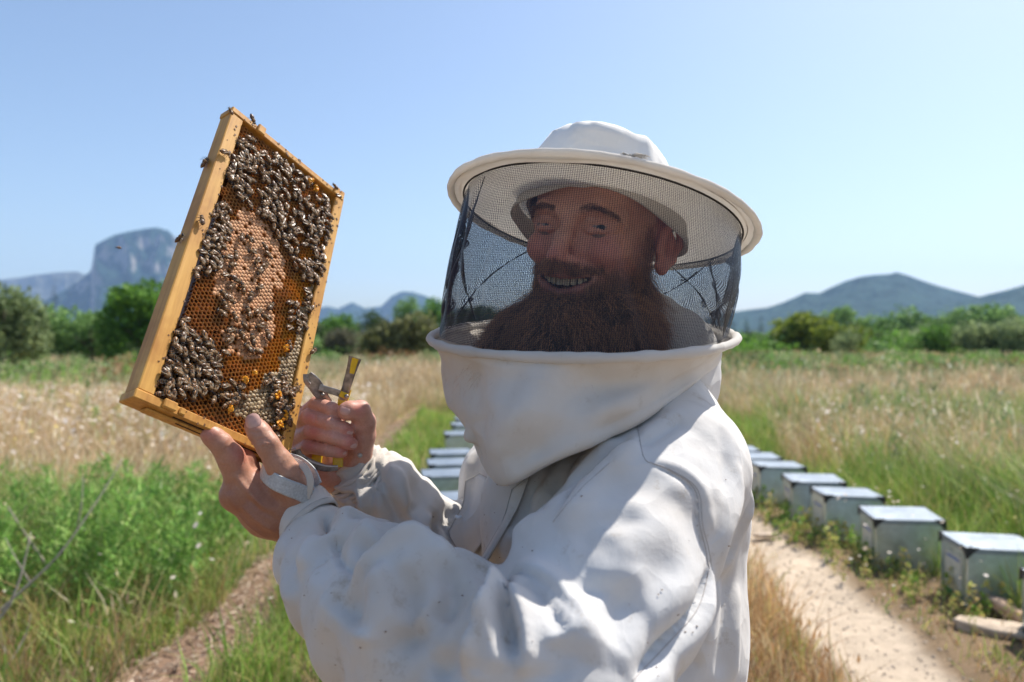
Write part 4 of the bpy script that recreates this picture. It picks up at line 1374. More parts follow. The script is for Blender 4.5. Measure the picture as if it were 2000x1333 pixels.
def ellmesh(mb, c, r3, n=10, k=7, mi=0, taper=0.0):
    V = []
    for i in range(k):
        ph = math.pi * i / (k - 1)
        for j in range(n):
            th = 2 * math.pi * j / n
            x = math.cos(ph); s = math.sin(ph) * (1 - taper * (-x * .5 + .5) ** 2)
            V.append((c[0] + r3[0] * x, c[1] + r3[1] * s * math.cos(th), c[2] + r3[2] * s * math.sin(th)))
    F = []
    for i in range(k - 1):
        for j in range(n):
            F.append((i * n + j, i * n + (j + 1) % n, (i + 1) * n + (j + 1) % n, (i + 1) * n + j))
    mb.add(V, F, mi)
def make_bee(wing_open, curl):
    m = MB()
    ellmesh(m, (.0014, 0, .0031), (.0024, .0025, .0022), mi=0)
    ellmesh(m, (.0043, 0, .0026), (.0011, .0015, .0013), mi=1)
    for s in (-1, 1):
        ellmesh(m, (.0046, s * .0011, .0030), (.0007, .0005, .0008), 6, 5, 1)
        m.tube([(.0052, s * .0005, .003), (.0062, s * .0012, .0036), (.0070, s * .0022, .0030)], [.00013, .00011, .00009], 4, 1)
        for (x0, x1, x2, y2) in ((.0026, .0042, .0052, .0034), (.0014, .0014, .0012, .0050), (.0002, -.0020, -.0036, .0046)):
            m.tube([(x0, s * .0014, .0022), (x1, s * y2 * .72, .0030), ((x1 + x2) / 2, s * y2 * .95, .0014), (x2, s * y2, .0001)], [.00034, .00032, .00024, .00014], 4, 1)
    body = m.build('honeybee', [fur_m, dk_m], None, True)
    m = MB(); ellmesh(m, (-.0036, 0, .0029), (.0040, .00290, .0025), 12, 9, 0, .40)
    a = m.build('abdomen', ab_m, body, True, False)
    a.rotation_euler = (0, curl, 0)
    for s in (-1, 1):
        m = MB()
        al = wing_open
        L = .0066
        def wp(t, w):
            # along the wing backwards from the thorax
            x = .0012 - L * t * math.cos(al); y = s * (.0007 + L * t * math.sin(al) * 1.0)
            return (x - s * 0 + w * math.sin(al) * .0, y + s * w, .0056 + .0002 * s - .0016 * t + .0003 * w / .001)
        prof = [(0, 0, .0002), (.25, -.0006, .0009), (.55, -.0010, .0012), (.85, -.0010, .0010), (1.0, -.0002, .0003)]
        V = []
        for t, lo, hi in prof: V += [wp(t, lo), wp(t, hi)]
        V2 = [(x, y, z - .00008) for x, y, z in V]
        n = len(V); F = []
        for i in range(4):
            q = (2 * i, 2 * i + 1, 2 * i + 3, 2 * i + 2)
            F.append(q); F.append(tuple(n + x for x in q[::-1]))
        m.add(V + V2, F)
        m.build('wing', wg_m, body, False, False)
    return body
protos = [make_bee(.06, .05), make_bee(.15, -.08), make_bee(.36, .12)]
used_proto = [False] * 3
def place_bee(pos, R, k, label, group=None, s=1.12):
    p = protos[k]
    if used_proto[k]:
        o = p.copy(); COL.objects.link(o)
        for ch in p.children:
            c = ch.copy(); COL.objects.link(c); c.parent = o
        for q in ('label', 'category', 'group'):
            if q in o: del o[q]
    else:
        o = p; used_proto[k] = True
    o.matrix_world = Matrix.Translation(Vector(pos)) @ Matrix(R.tolist()).to_4x4() @ Matrix.Scale(s, 4)
    o.location, o.rotation_euler, o.scale = Vector(pos), Matrix(R.tolist()).to_euler(), (s, s, s)
    tag(o, label, 'bee', group)
    return o
def bee_R(yaw, tilt=0, roll=0):
    a = np.array(Matrix.Rotation(yaw, 3, 'Z') @ Matrix.Rotation(tilt, 3, 'Y') @ Matrix.Rotation(roll, 3, 'X'))
    L = np.stack([FU, -FV, FN], 1)
    if np.linalg.det(L) < 0: L = np.stack([FU, FV, FN], 1)
    return L @ a
zones = [
    ('top', [(468, 246), (560, 312), (640, 374), (655, 400), (652, 470), (645, 520), (618, 560), (590, 548), (575, 505), (552, 470), (528, 440), (500, 405), (470, 396), (440, 348), (436, 310), (450, 270)], 215, .0046,
     'in the upper crowd', 'bees crowding the upper comb'),
    ('bl', [(345, 600), (375, 640), (420, 672), (432, 715), (424, 762), (395, 776), (340, 776), (300, 762), (306, 700), (330, 640)], 72, .0058,
     'in the lower left cluster', 'bees clustered lower left'),
    ('left', [(405, 380), (450, 400), (455, 440), (440, 470), (430, 525), (385, 540), (370, 520), (385, 450)], 34, .0075,
     'on open cells', 'bees along the left comb edge'),
    ('rstrip', [(566, 590), (606, 560), (618, 580), (600, 660), (570, 690), (560, 640)], 15, .0085,
     'on grey honey cappings', 'bees on the honey strip'),
    ('rlow', [(520, 735), (560, 730), (588, 760), (588, 850), (565, 872), (548, 850), (532, 790)], 30, .0064,
     'by the orange torn wax', 'bees by the torn wax'),
    ('brood', [(465, 450), (545, 480), (545, 560), (520, 700), (440, 700), (430, 560), (440, 480)], 36, .0115,
     'on the tan capped brood', 'bees on the brood patch'),
    ('bmid', [(425, 745), (470, 745), (480, 775), (450, 790), (420, 780)], 10, .0085,
     'on cells above the thumb', 'bees above the thumb'),
]
MARKS = {
    'top': [((470, 262), 'near the topmost corner'), ((540, 310), 'along the top bar'), ((610, 365), 'under the top bar end'), ((455, 330), 'beside the left bar'), ((520, 370), 'in its middle'),
            ((590, 420), 'right of its middle'), ((640, 450), 'against the right bar'), ((575, 490), 'right of the capped brood'), ((620, 530), 'at its lower right end'), ((490, 400), 'just above the capped brood')],
    'bl': [((345, 630), 'at its top'), ((320, 700), 'against the left bar'), ((385, 690), 'in its upper middle'), ((420, 725), 'at its right edge'), ((320, 760), 'above the bottom corner'), ((375, 755), 'low in its middle')],
    'left': [((425, 400), 'above the brood'), ((400, 450), 'by the left bar'), ((435, 450), 'touching the brood'), ((390, 510), 'lower by the bar'), ((425, 510), 'left of the brood')],
    'rstrip': [((600, 580), 'at their top'), ((590, 630), 'halfway down'), ((575, 670), 'low down')],
    'rlow': [((540, 745), 'above the upper lump'), ((575, 765), 'right of the upper lump'), ((560, 800), 'between the two lumps'), ((580, 830), 'right of the lower lump'), ((560, 860), 'at the very bottom')],
    'brood': [((490, 460), 'near its top'), ((530, 500), 'upper right'), ((450, 500), 'upper left'), ((490, 550), 'in its middle'), ((530, 590), 'right of its middle'), ((450, 600), 'left of its middle'),
              ((490, 640), 'below its middle'), ((450, 690), 'lower left end'), ((510, 690), 'lower right end')],
    'bmid': [((440, 755), 'on the left'), ((465, 765), 'on the right')],
}
HEAD = ['rightwards', 'upwards', 'leftwards', 'downwards']
WING = ['folded', 'parted', 'spread']
crowd = []
def bee_matrix(pos, R, s): return np.array(pos), np.array(R) * s
r = np.random.default_rng(41)
placed = np.zeros((0, 2))
bee_count = 0
for zn, poly, cnt, md, lab, grp in zones:
    xs = [p[0] for p in poly]; ys = [p[1] for p in poly]
    got = 0; tries = 0
    while got < cnt and tries < 9000:
        tries += 1
        q = np.array([r.uniform(min(xs), max(xs)), r.uniform(min(ys), max(ys))])
        if not in_poly(q, poly): continue
        u, v = px_uv(q[0], q[1], .003)
        if u < LB + .002 or u > FW - RB + .004 or v < TT + .002 or v > FL - BT: continue
        if len(placed) and np.min(np.hypot(placed[:, 0] - u, placed[:, 1] - v)) < md: continue
        placed = np.concatenate([placed, [[u, v]]])
        base = float(comb_n(np.array([u]), np.array([v]))[0]) + .0009
        if zn in ('top', 'bl') and r.random() < .4: base += r.uniform(.001, .004)
        yaw = {'top': -.9, 'bl': -.6, 'left': -.5, 'rstrip': -1.1, 'rlow': 1.5, 'brood': 2.0, 'bmid': .3}[zn] + r.normal() * (.8 if zn in ('top', 'bl') else 1.6)
        kk = int(r.choice(3, p=[.5, .35, .15])); Rb = bee_R(yaw, r.normal() * .15, r.normal() * .2); pos = fw(u, v, base); sc_ = r.uniform(1.12, 1.36)
        got += 1
        if zn == 'top' and got > 122 or zn == 'bl' and got > 58:
            crowd.append((pos, Rb * sc_, kk)); continue
        bee_count += 1
        dpx = to_px(pos + Rb[:, 0] * .006) - to_px(pos)
        hd = HEAD[int(round(math.atan2(-dpx[1], dpx[0]) / (math.pi / 2))) % 4]
        mk = min(MARKS[zn], key=lambda a: (a[0][0] - q[0]) ** 2 + (a[0][1] - q[1]) ** 2)[1]
        place_bee(pos, Rb, kk, 'bee facing %s, %s wings, %s, %s' % (hd, WING[kk], lab, mk), grp, sc_)
def crowd_mesh():
    Vs = []; Fs = {3: [], 4: [], 6: []}; Ms = {}; n = 0
    mats_ = [fur_m, dk_m, ab_m, wg_m]
    F = []; MI = []; V = []
    for pos, M, kk in crowd:
        p = protos[kk]
        for o in [p] + list(p.children):
            co = np.array([v.co[:] for v in o.data.vertices])
            if o is not p: co = co @ np.array(o.rotation_euler.to_matrix()).T
            co = co @ M.T + pos
            off = {'honeybee': 0, 'abdomen': 2, 'wing': 3}[o.name.split('.')[0]]
            for pl in o.data.polygons:
                F.append([i + n for i in pl.vertices]); MI.append(pl.material_index + off)
            V.append(co); n += len(co)
    me = bpy.data.meshes.new('bee_crowd'); me.from_pydata(np.concatenate(V).tolist(), [], F)
    for m in mats_: me.materials.append(m)
    me.polygons.foreach_set('material_index', MI); me.polygons.foreach_set('use_smooth', [True] * len(F)); me.update()
    tag(link('bee_crowd', me), 'rest of the bees packed between the others on the crowded comb areas', 'bees', None, 'stuff')
crowd_mesh()
# bees one by one on the wood and in the air
def bee_at(px, py, n, yaw, lab, k=0, R=None, s=1.15):
    u, v = px_uv(px, py, n)
    place_bee(fw(u, v, n), bee_R(yaw) if R is None else R, k, lab, None, s)
def on_outer(px, py, lab, yaw, k=0):
    # outer face of the left bar: plane u = 0
    d = np.array([(px - 1000) / FPX, 1, -(py - 666.5) / FPX])
    t = ((FA - CAMP) @ FU) / (d @ FU)
    p = CAMP + d * t
    x = FV * math.cos(yaw) + FN * math.sin(yaw); z = -FU; y = np.cross(z, x)
    place_bee(p - FU * .0008, np.stack([x, y, z], 1), k, lab, None, 1.15)
on_outer(405, 322, 'honeybee on the outer side of the left bar near its top', 2.6)
on_outer(357, 468, 'honeybee alone on the outer side of the left bar in front of the mountain', 2.2)
bee_at(399, 316, -.024, 1.2, 'dark bee silhouette poking out past the left bar against the sky', 2)
bee_at(391, 431, 0, 1.9, 'honeybee with raised wings straddling the inner edge of the left bar', 2)
bee_at(438, 300, 0, .4, 'pale-winged bee climbing from comb onto the left bar near the top', 1)
bee_at(491, 236, .004, -.8, 'honeybee sitting on the top bar next to its left spacer', 0)
bee_at(610, 686, 0, 1.0, 'honeybee on the lower part of the right bar above the hive tool', 1)
bee_at(448, 218, .001, 2.4, 'small dark bee at the topmost corner of the frame', 0, s=.9)
bee_at(660, 384, .001, .2, 'dark bee on the right end of the top bar', 1, s=1.0)
bee_at(652, 365, .002, 2.9, 'bee clinging to the top bar just left of its right end', 0, s=.95)
place_bee(np.array(P(231, 487, 1.45)), np.array(Matrix.Rotation(2.6, 3, 'Z') @ Matrix.Rotation(-.3, 3, 'Y')), 2, 'single bee flying in front of the cliff mountain', None, 1.1)
# ------------------------------------------------------------------ the beekeeper
def tri_bvh(V, Q):
    return BVHTree.FromPolygons([Vector(v) for v in V], [tuple(int(i) for i in q) for q in Q])

person = empty('person', (.13, .97, .0))
tag(person, 'bearded man in a white bee suit, round veiled hat, holding up the comb', 'person')

def skin():
    m, nt, b, _ = mat('skin')
    a = nt.nodes.new('ShaderNodeAttribute'); a.attribute_name = 'col'
    f = noise_tex(nt, 45, 6, .65); g = noise_tex(nt, 420, 4, .6)
    c = mixc(nt, .8, a.outputs['Color'], ramp(nt, f, [(.3, (.78, .66, .62)), (.7, (1.0, 1.0, 1.0))]), 'MULTIPLY')
    c = mixc(nt, .25, c, ramp(nt, g, [(.35, (.6, .5, .45)), (.65, (1, 1, 1))]), 'MULTIPLY')
    nt.links.new(c, b.inputs['Base Color'])
    b.inputs['Roughness'].default_value = .47
    b.inputs['Specular IOR Level'].default_value = .4
    b.inputs['Subsurface Weight'].default_value = .18
    b.inputs['Subsurface Radius'].default_value = (1, .32, .16)
    b.inputs['Subsurface Scale'].default_value = .005
    n = bump(nt, b, g, .35, .0005); bump(nt, b, f, .25, .0015, n)
    return m
skin_m = skin()

def cotton(name, col, transl=0.0, stain=.5, weave=1.0):
    m, nt, b, out = mat(name)
    f = noise_tex(nt, 7, 7, .6); g = noise_tex(nt, 28, 6, .75); h = noise_tex(nt, 3.0, 4, .6, dist=.6)
    c = ramp(nt, f, [(.3, tuple(x * .90 for x in col)), (.65, col)])
    c = mixc(nt, stain, c, ramp(nt, g, [(.28, (.66, .57, .46)), (.42, (1, 1, 1))]), 'MULTIPLY')
    c = mixc(nt, stain * .8, c, ramp(nt, h, [(.34, (.74, .64, .52)), (.56, (1, 1, 1))]), 'MULTIPLY')
    # scuffed grey drag marks
    k = noise_tex(nt, 9, 9, .8, stretch=(1, 1, .35), dist=1.5)
    c = mixc(nt, stain * .8, c, ramp(nt, k, [(.30, (.50, .47, .46)), (.36, (1, 1, 1))]), 'MULTIPLY')
    nt.links.new(c, b.inputs['Base Color'])
    b.inputs['Roughness'].default_value = .85
    b.inputs['Specular IOR Level'].default_value = .2
    b.inputs['Sheen Weight'].default_value = .15
    n1 = noise_tex(nt, 16, 5, .55, dist=.4)
    n = bump(nt, b, n1, .35, .006)
    tcv = nt.nodes.new('ShaderNodeTexCoord'); nz_ = N(nt, 'ShaderNodeTexNoise', Scale=6, Detail=3); nt.links.new(tcv.outputs['Object'], nz_.inputs['Vector'])
    mxv = nt.nodes.new('ShaderNodeMix'); mxv.data_type = 'VECTOR'; mxv.inputs[0].default_value = .22
    nt.links.new(tcv.outputs['Object'], mxv.inputs[4]); nt.links.new(nz_.outputs['Color'], mxv.inputs[5])
    for sc_v, st_v in ((13, .75),):
        vo = N(nt, 'ShaderNodeTexVoronoi', Scale=sc_v); vo.feature = 'F1'; nt.links.new(mxv.outputs[1], vo.inputs['Vector'])
        n = bump(nt, b, vo.outputs['Distance'], st_v, .10 / sc_v, n)
    w = noise_tex(nt, 900, 3, .7)
    n = bump(nt, b, w, .25 * weave, .0006, n)
    if transl:
        t = nt.nodes.new('ShaderNodeBsdfTranslucent'); nt.links.new(c, t.inputs['Color'])
        mx = nt.nodes.new('ShaderNodeMixShader'); mx.inputs[0].default_value = transl
        nt.links.new(b.outputs[0], mx.inputs[1]); nt.links.new(t.outputs[0], mx.inputs[2]); nt.links.new(mx.outputs[0], out.inputs['Surface'])
    return m
suit_m = cotton('white_cotton', (.67, .66, .645), stain=.7)
hat_m = cotton('hat_cotton', (.84, .82, .78), transl=.42, stain=.25)
yoke_m = cotton('yoke_cotton', (.73, .70, .655), transl=.06, stain=.5)
elas_m = simple('grey_elastic', (.46, .47, .47), .85, var=.2, scale=400, bumps=.6, bdist=.0008)
seam_m = simple('seam_thread', (.45, .42, .40), .9, bumps=0)

# ---- head frame
Hc = PA(1169, 465, .952)
Uh = np.array([.12, -.02, .99]); Uh /= np.linalg.norm(Uh)
Fh = np.array([-.48, -.87, .0]); Fh -= (Fh @ Uh) * Uh; Fh /= np.linalg.norm(Fh)
Lh = np.cross(Uh, Fh)
RH3 = np.stack([Lh, Fh, Uh], 1)
def H(l, f, u): return Hc + RH3 @ np.array([l, f, u], float)

SK_FACE = np.array([.72, .41, .30]); SK_HAND = np.array([.52, .29, .20]); SK_TAN = np.array([.36, .155, .085])
body_V = []; body_F = []; body_C = []; body_n = 0
def body_add(V, Q, C):
    global body_n
    body_V.append(V); body_F.append(np.asarray(Q) + body_n); body_C.append(C); body_n += len(V)

def build_head():
    F = Field(Hc - .17, Hc + .17, .0022)
    F.lo[2] = Hc[2] - .20
    F.ell(H(0, -.012, .038), (.079, .100, .088), RH3, 0)
    F.ell(H(0, .022, -.040), (.060, .070, .082), RH3, .03)
    F.ell(H(0, .060, .045), (.055, .030, .045), RH3, .03)
    F.cone(H(-.022, .062, -.098), H(.022, .062, -.098), .022, .022, .03)
    for s in (-1, 1):
        F.ell(H(s * .044, .058, -.020), (.021, .024, .016), RH3, .02)      # cheekbone
        F.ell(H(s * .042, .071, -.029), (.018, .015, .013), RH3, .014)     # smiling cheek
        F.chain([(H(s * .012, .095, .015), .0085), (H(s * .034, .092, .020), .0090), (H(s * .056, .070, .012), .0075)], .012)
        F.ell(H(s * .032, .101, .000), (.0175, .0145, .0105), RH3, .008, 'sub')
        F.ell(H(s * .0335, .0760, .001), (.0130, .0130, .0130), RH3, 0)
        # lids, squeezed by the smile
        F.chain([(H(s * .0175, .0865, .0005), .0035), (H(s * .026, .0914, .0060), .0038), (H(s * .036, .0904, .0060), .0039), (H(s * .050, .0775, .0015), .0035)], .004)
        F.chain([(H(s * .0185, .0865, -.002), .0035), (H(s * .028, .0905, -.0052), .0032), (H(s * .038, .0890, -.0048), .0032), (H(s * .050, .0765, -.002), .0035)], .004)
        F.cone(H(s * .012, .100, -.043), H(s * .016, .095, -.044), .0075, .0065, .006)
        F.ell(H(s * .0085, .103, -.052), (.0040, .0050, .0035), RH3, .003, 'sub')
        F.chain([(H(s * .020, .090, -.038), .0032), (H(s * .034, .085, -.048), .0036), (H(s * .043, .075, -.058), .0036)], .008, 'sub')
        # ear
        e = lambda f, u, o=0.0: H(s * (.0785 + o), f, u)
        F.ell(e(-.014, -.004, .005), (.009, .020, .028), RH3, .010)
        F.chain([(e(.004, -.012, .004), .0035), (e(.004, .012, .010), .0038), (e(-.010, .024, .016), .0040), (e(-.027, .018, .019), .0042), (e(-.034, 0, .018), .0040), (e(-.029, -.020, .013), .0040), (e(-.014, -.034, .006), .0055), (e(-.003, -.030, .003), .004)], .006)
        F.chain([(e(-.012, .010, .013), .003), (e(-.022, .002, .014), .003), (e(-.020, -.016, .010), .003)], .004)
        F.ell(e(-.010, -.008, .013), (.006, .008, .011), RH3, .005, 'sub')
    F.chain([(H(0, .090, .008), .0085), (H(0, .105, -.018), .0086), (H(0, .1170, -.040), .0112)], .010)
    F.ell(H(0, .108, -.044), (.011, .010, .008), RH3, .006)
    # mouth: opening and lips
    F.ell(H(0, .080, -.066), (.038, .020, .015), RH3, .012)
    F.ell(H(0, .100, -.0700), (.0250, .017, .0090), RH3, .004, 'sub')
    for s in (-1, 1): F.ell(H(s * .0215, .093, -.0650), (.0145, .016, .0068), RH3 @ np.array(Matrix.Rotation(-s * .38, 3, 'Y')), .004, 'sub')
    F.chain([(H(-.037, .074, -.0550), .0028), (H(-.018, .0930, -.0585), .0032), (H(0, .0985, -.0600), .0036), (H(.018, .0930, -.0585), .0032), (H(.037, .074, -.0550), .0028)], .004)
    F.chain([(H(-.037, .074, -.0565), .0028), (H(-.018, .0915, -.0755), .0042), (H(0, .0955, -.0810), .0048), (H(.018, .0915, -.0755), .0042), (H(.037, .074, -.0565), .0028)], .004)
    # neck
    F.cone(H(0, -.025, -.05), H(0, -.045, -.20), .058, .062, .03)
    V, Q = F.mesh(); V = relax(V, Q, 1, .4)
    L = (V - Hc) @ RH3
    lp = np.exp(-((L[:, 0] / .032) ** 4 + ((L[:, 2] + .069) / .0155) ** 4)) * (L[:, 1] > .078)
    C = np.repeat(SK_FACE[None], len(V), 0)
    C = C + (np.array([.36, .12, .11]) - C) * lp[:, None] * .8
    red = np.exp(-(((np.abs(L[:, 0]) - .045) / .022) ** 2 + ((L[:, 2] + .03) / .022) ** 2)) + np.exp(-((L[:, 0] / .016) ** 2 + ((L[:, 2] + .04) / .016) ** 2)) + (np.abs(L[:, 0]) > .077)
    C = C * (1 - .22 * np.clip(red, 0, 1)[:, None] * np.array([0, 1, .8]))
    cav = (L[:, 1] < .0915 - 6 * L[:, 0] ** 2) & (L[:, 1] > .05) & (np.abs(L[:, 0]) < .034) & (np.abs(L[:, 2] + .068 - 7 * L[:, 0] ** 2) < .0095)
    C[cav] = (.05, .012, .012)
    eye = np.hypot(np.abs(L[:, 0]) - .0335, L[:, 2] + .0003) 
    body_add(V, Q, C)
    return V, Q
head_V, head_Q = build_head()

# ---- near (left) hand
def px_chain(F, pts, k=.008, **kw):
    F.chain([(PA(x, y, z), r) for x, y, z, r in pts], k, **kw)
def near_hand():
    F = Field(PA(440, 1080, .84) - [.06, .05, .05], PA(640, 800, .96) + [.03, .06, .04], .0016)
    px_chain(F, [(590, 1018, .905, .030), (528, 990, .893, .0325), (482, 962, .880, .0235)], .02)
    px_chain(F, [(585, 1020, .935, .028), (512, 985, .925, .027), (486, 955, .915, .020)], .02)
    px_chain(F, [(585, 1030, .95, .022), (520, 1000, .955, .022), (496, 955, .945, .017)], .02)
    px_chain(F, [(615, 1040, .905, .031), (700, 1100, .86, .036)], .02)
    # thumb
    px_chain(F, [(592, 985, .892, .021), (556, 925, .868, .0175), (543, 902, .863, .0150), (522, 868, .857, .0128), (507, 846, .859, .0122), (497, 833, .862, .0116)], .006)
    # web
    px_chain(F, [(560, 955, .885, .018), (505, 950, .888, .012)], .018)
    # index
    px_chain(F, [(478, 960, .878, .0205), (458, 912, .868, .0142), (450, 892, .862, .0146), (430, 866, .853, .0119), (413, 850, .849, .0105), (409, 846, .848, .0092)], .007)
    px_chain(F, [(490, 950, .900, .018), (474, 898, .888, .0140), (468, 886, .890, .0130), (455, 862, .905, .0115)], .004)
    px_chain(F, [(492, 955, .930, .017), (482, 900, .920, .0130), (468, 872, .935, .0115), (455, 850, .945, .010)], .004)
    px_chain(F, [(500, 965, .950, .015), (490, 915, .945, .0115), (478, 888, .955, .010), (465, 870, .965, .009)], .004)
    F.ell(PA(452, 970, .875), (.011, .011, .011), None, .02)
    V, Q = F.mesh(); V = relax(V, Q, 2, .5)
    N_ = normals(V, Q)
    D = creases(V, Q, [
        ([(500, 862), (512, 857), (524, 857)], -.0009, .0016, 1), ([(503, 868), (518, 861), (530, 864)], -.0010, .0016, 1), ([(506, 874), (520, 872), (534, 866)], -.0009, .0016, 1),
        ([(508, 879), (522, 879), (536, 873)], -.0006, .0013, 1), ([(487, 842), (500, 846), (510, 842)], -.0008, .002, 1),
        ([(438, 878), (450, 874), (460, 880)], -.0007, .0018, 1), ([(424, 893), (433, 899), (442, 900)], -.0006, .0016, 1), ([(425, 905), (436, 910), (448, 908)], -.0006, .0016, 1),
        ([(455, 925), (480, 955), (520, 1000)], .0017, .0035), ([(470, 985), (500, 1015), (540, 1040)], .0016, .0035), ([(480, 970), (515, 1000), (550, 1020)], -.0013, .004), ([(462, 1000), (490, 1030), (530, 1055)], .0010, .003), ([(445, 960), (455, 985), (470, 1000)], .0012, .006),
        ([(510, 940), (520, 965), (550, 985)], -.0014, .005),
    ], N_)
    V = V + N_ * (1.5 * D + .0005 * fbm(V, 160, 3, 5))[:, None]
    C = np.repeat(SK_HAND[None], len(V), 0)
    pp = to_px(V)
    t = smoothstep(905, 985, pp[:, 1]) * smoothstep(600, 500, pp[:, 0] - (pp[:, 1] - 950) * .6)
    C = C + (SK_TAN - C) * (np.clip(t, 0, 1) * .75)[:, None]
    for (x, y) in ((405, 845), (470, 888), (490, 815)):
        w = np.exp(-((pp[:, 0] - x) ** 2 + (pp[:, 1] - y) ** 2) / 22 ** 2)[:, None]
        C = C * (1 - .25 * w * np.array([0, 1, .9]))
    body_add(V, Q, C)
def far_hand():
    F = Field(PA(560, 980, .93) - [.02, .03, .02], PA(740, 760, 1.06) + [.03, .03, .03], .0016)
    px_chain(F, [(606, 835, 1.012, .024), (612, 880, 1.012, .026), (650, 918, 1.005, .027), (700, 925, 1.015, .027), (770, 990, 1.03, .032)], .018)
    px_chain(F, [(625, 850, 1.02, .022), (680, 880, 1.01, .022)], .02)
    for ch in ([(598, 808, .998, .0115), (618, 790, .972, .0102), (648, 800, .958, .0093), (664, 815, .962, .0084)],
               [(588, 832, .998, .0112), (601, 815, .966, .0102), (645, 828, .950, .0090), (672, 838, .951, .0090), (680, 842, .953, .0086)],
               [(582, 856, .998, .0110), (606, 843, .962, .0100), (652, 855, .946, .0089), (678, 864, .947, .0087), (686, 867, .950, .0084)],
               [(584, 884, .998, .0104), (602, 872, .966, .0094), (640, 880, .952, .0083), (662, 882, .954, .0084), (668, 883, .956, .0078)]):
        px_chain(F, ch, .0022)
    px_chain(F, [(694, 905, .997, .0215), (709, 850, .978, .0160), (711, 825, .968, .0145), (703, 803, .955, .0128), (682, 802, .946, .0112), (676, 804, .945, .0104)], .006)
    V, Q = F.mesh(); V = relax(V, Q, 2, .5)
    N_ = normals(V, Q)
    D = creases(V, Q, [([(612, 808), (616, 818), (612, 826)], -.0007, .002, 1), ([(660, 836), (664, 845)], -.0006, .002, 1), ([(668, 858), (671, 868)], -.0006, .002, 1),
                       ([(702, 812), (712, 814)], -.0008, .002, 1), ([(640, 925), (665, 915), (690, 880)], -.0015, .005), ([(700, 830), (712, 836)], -.0007, .002, 1)], N_)
    V = V + N_ * (1.6 * D + .0004 * fbm(V, 160, 3, 6))[:, None]
    C = np.repeat((SK_HAND * np.array([1.22, 1.2, 1.3]))[None], len(V), 0)
    pp = to_px(V)
    for (x, y) in ((606, 815), (612, 845), (604, 872), (680, 842), (686, 867), (668, 883), (700, 800)):
        w = np.exp(-((pp[:, 0] - x) ** 2 + (pp[:, 1] - y) ** 2) / 13 ** 2)[:, None]
        C = C * (1 - .28 * w * np.array([0, 1, .85]))
    body_add(V, Q, C)
near_hand(); far_hand()
def body_core():
    F = Field((-.30, .55, -.02), (.40, 1.30, 1.62), .012)
    F.chain([(PA(1190, 800, .99), .06), (PA(1185, 960, .97), .12), (PA(1190, 1300, .96), .125), (np.array([.125, .96, .95]), .13)], .05)
    px_chain(F, [(1300, 930, .84, .05), (1080, 1330, .71, .045), (760, 1160, .80, .036), (640, 1062, .885, .031)], .03)
    px_chain(F, [(1080, 920, 1.11, .04), (975, 1100, 1.08, .028), (850, 1050, 1.055, .026), (780, 1010, 1.035, .024)], .03)
    for s in (-1, 1):
        F.chain([(np.array([.13, .96 + s * .09, .92]), .085), (np.array([.11, .95 + s * .11, .50]), .06), (np.array([.14, .95 + s * .12, .08]), .045), (np.array([.04, .93 + s * .13, .03]), .035)], .03)
    V, Q = F.mesh(); V = relax(V, Q, 2, .5)
    body_add(V, Q, np.repeat(SK_HAND[None], len(V), 0))
body_core()
me = mesh_np('body', np.concatenate(body_V), np.concatenate(body_F), [skin_m]); vcol(me, 'col', np.concatenate(body_C))
link('body', me, person)

# ---- nails
nail_m = simple('fingernail', (.58, .34, .28), .35, var=.08, scale=200, bumps=.1)
def nail(px, py, d, n, up, a, b2, label=None):
    n = np.asarray(n, float); n /= np.linalg.norm(n)
    up = np.asarray(up, float); up -= (up @ n) * n; up /= np.linalg.norm(up)
    s = np.cross(up, n)
    Rm = np.stack([s, up, n], 1)
    V = []; k = 14; rings = 6
    for i in range(rings + 1):
        t = i / rings
        for j in range(k):
            w = 2 * math.pi * j / k
            cx, cy = math.cos(w), math.sin(w)
            x = a * t * math.copysign(abs(cx) ** .8, cx); y = b2 * t * math.copysign(abs(cy) ** .8, cy)
            z = .0012 - (x / a) ** 2 * a * .30 - .0012 * t ** 6 - (.0006 * (y / b2) ** 2)
            V.append((x, y, z))
    F = []
    for i in range(rings):
        for j in range(k):
            F.append((i * k + j, i * k + (j + 1) % k, (i + 1) * k + (j + 1) % k, (i + 1) * k + j))
    V = np.array(V) @ Rm.T + PA(px, py, d)
    me = mesh_np('fingernail', V, np.array(F), [nail_m])
    link('fingernail', me, person)
nail(493, 824, .8500, (-.05, -1, .25), (-.45, 0, 1), .0092, .0098)
nail(674, 801, .9345, (-.05, -1, .35), (-1, 0, .15), .0066, .0072)
nail(684, 843, .9470, (.75, -.8, .2), (1, .3, -.1), .0050, .0056)
nail(690, 868, .9440, (.75, -.8, .2), (1, .3, -.1), .0050, .0056)
nail(671, 883, .9500, (.7, -.8, .25), (1, .3, 0), .0045, .0050)

# ---- eyes, teeth, brows
eye_m, nt, b, _ = mat('eye_white'); b.inputs['Base Color'].default_value = (.30, .23, .20, 1); b.inputs['Roughness'].default_value = .15
iris_m = simple('iris', (.045, .05, .055), .15, bumps=0); pup_m = simple('pupil', (.006, .006, .006), .08, bumps=0)
GAZE = (CAMP - H(0, .08, 0)); GAZE /= np.linalg.norm(GAZE)
for s in (-1, 1):
    c = H(s * .0335, .0775, .0005)
    m = MB(); ellmesh(m, c, (.0147, .0147, .0147), 20, 14); e = m.build('eye', eye_m, person, True)
    for (nm, rr_, off, mt) in (('iris', .0052, .0137, iris_m), ('pupil', .0024, .0149, pup_m)):
        m = MB()
        m.tube([c + GAZE * off, c + GAZE * (off + .0012)], [rr_, rr_ * .8], 16)
        m.build(nm, mt, e, True)
tooth_m = simple('teeth', (.80, .74, .60), .3, var=.1, bumps=0)
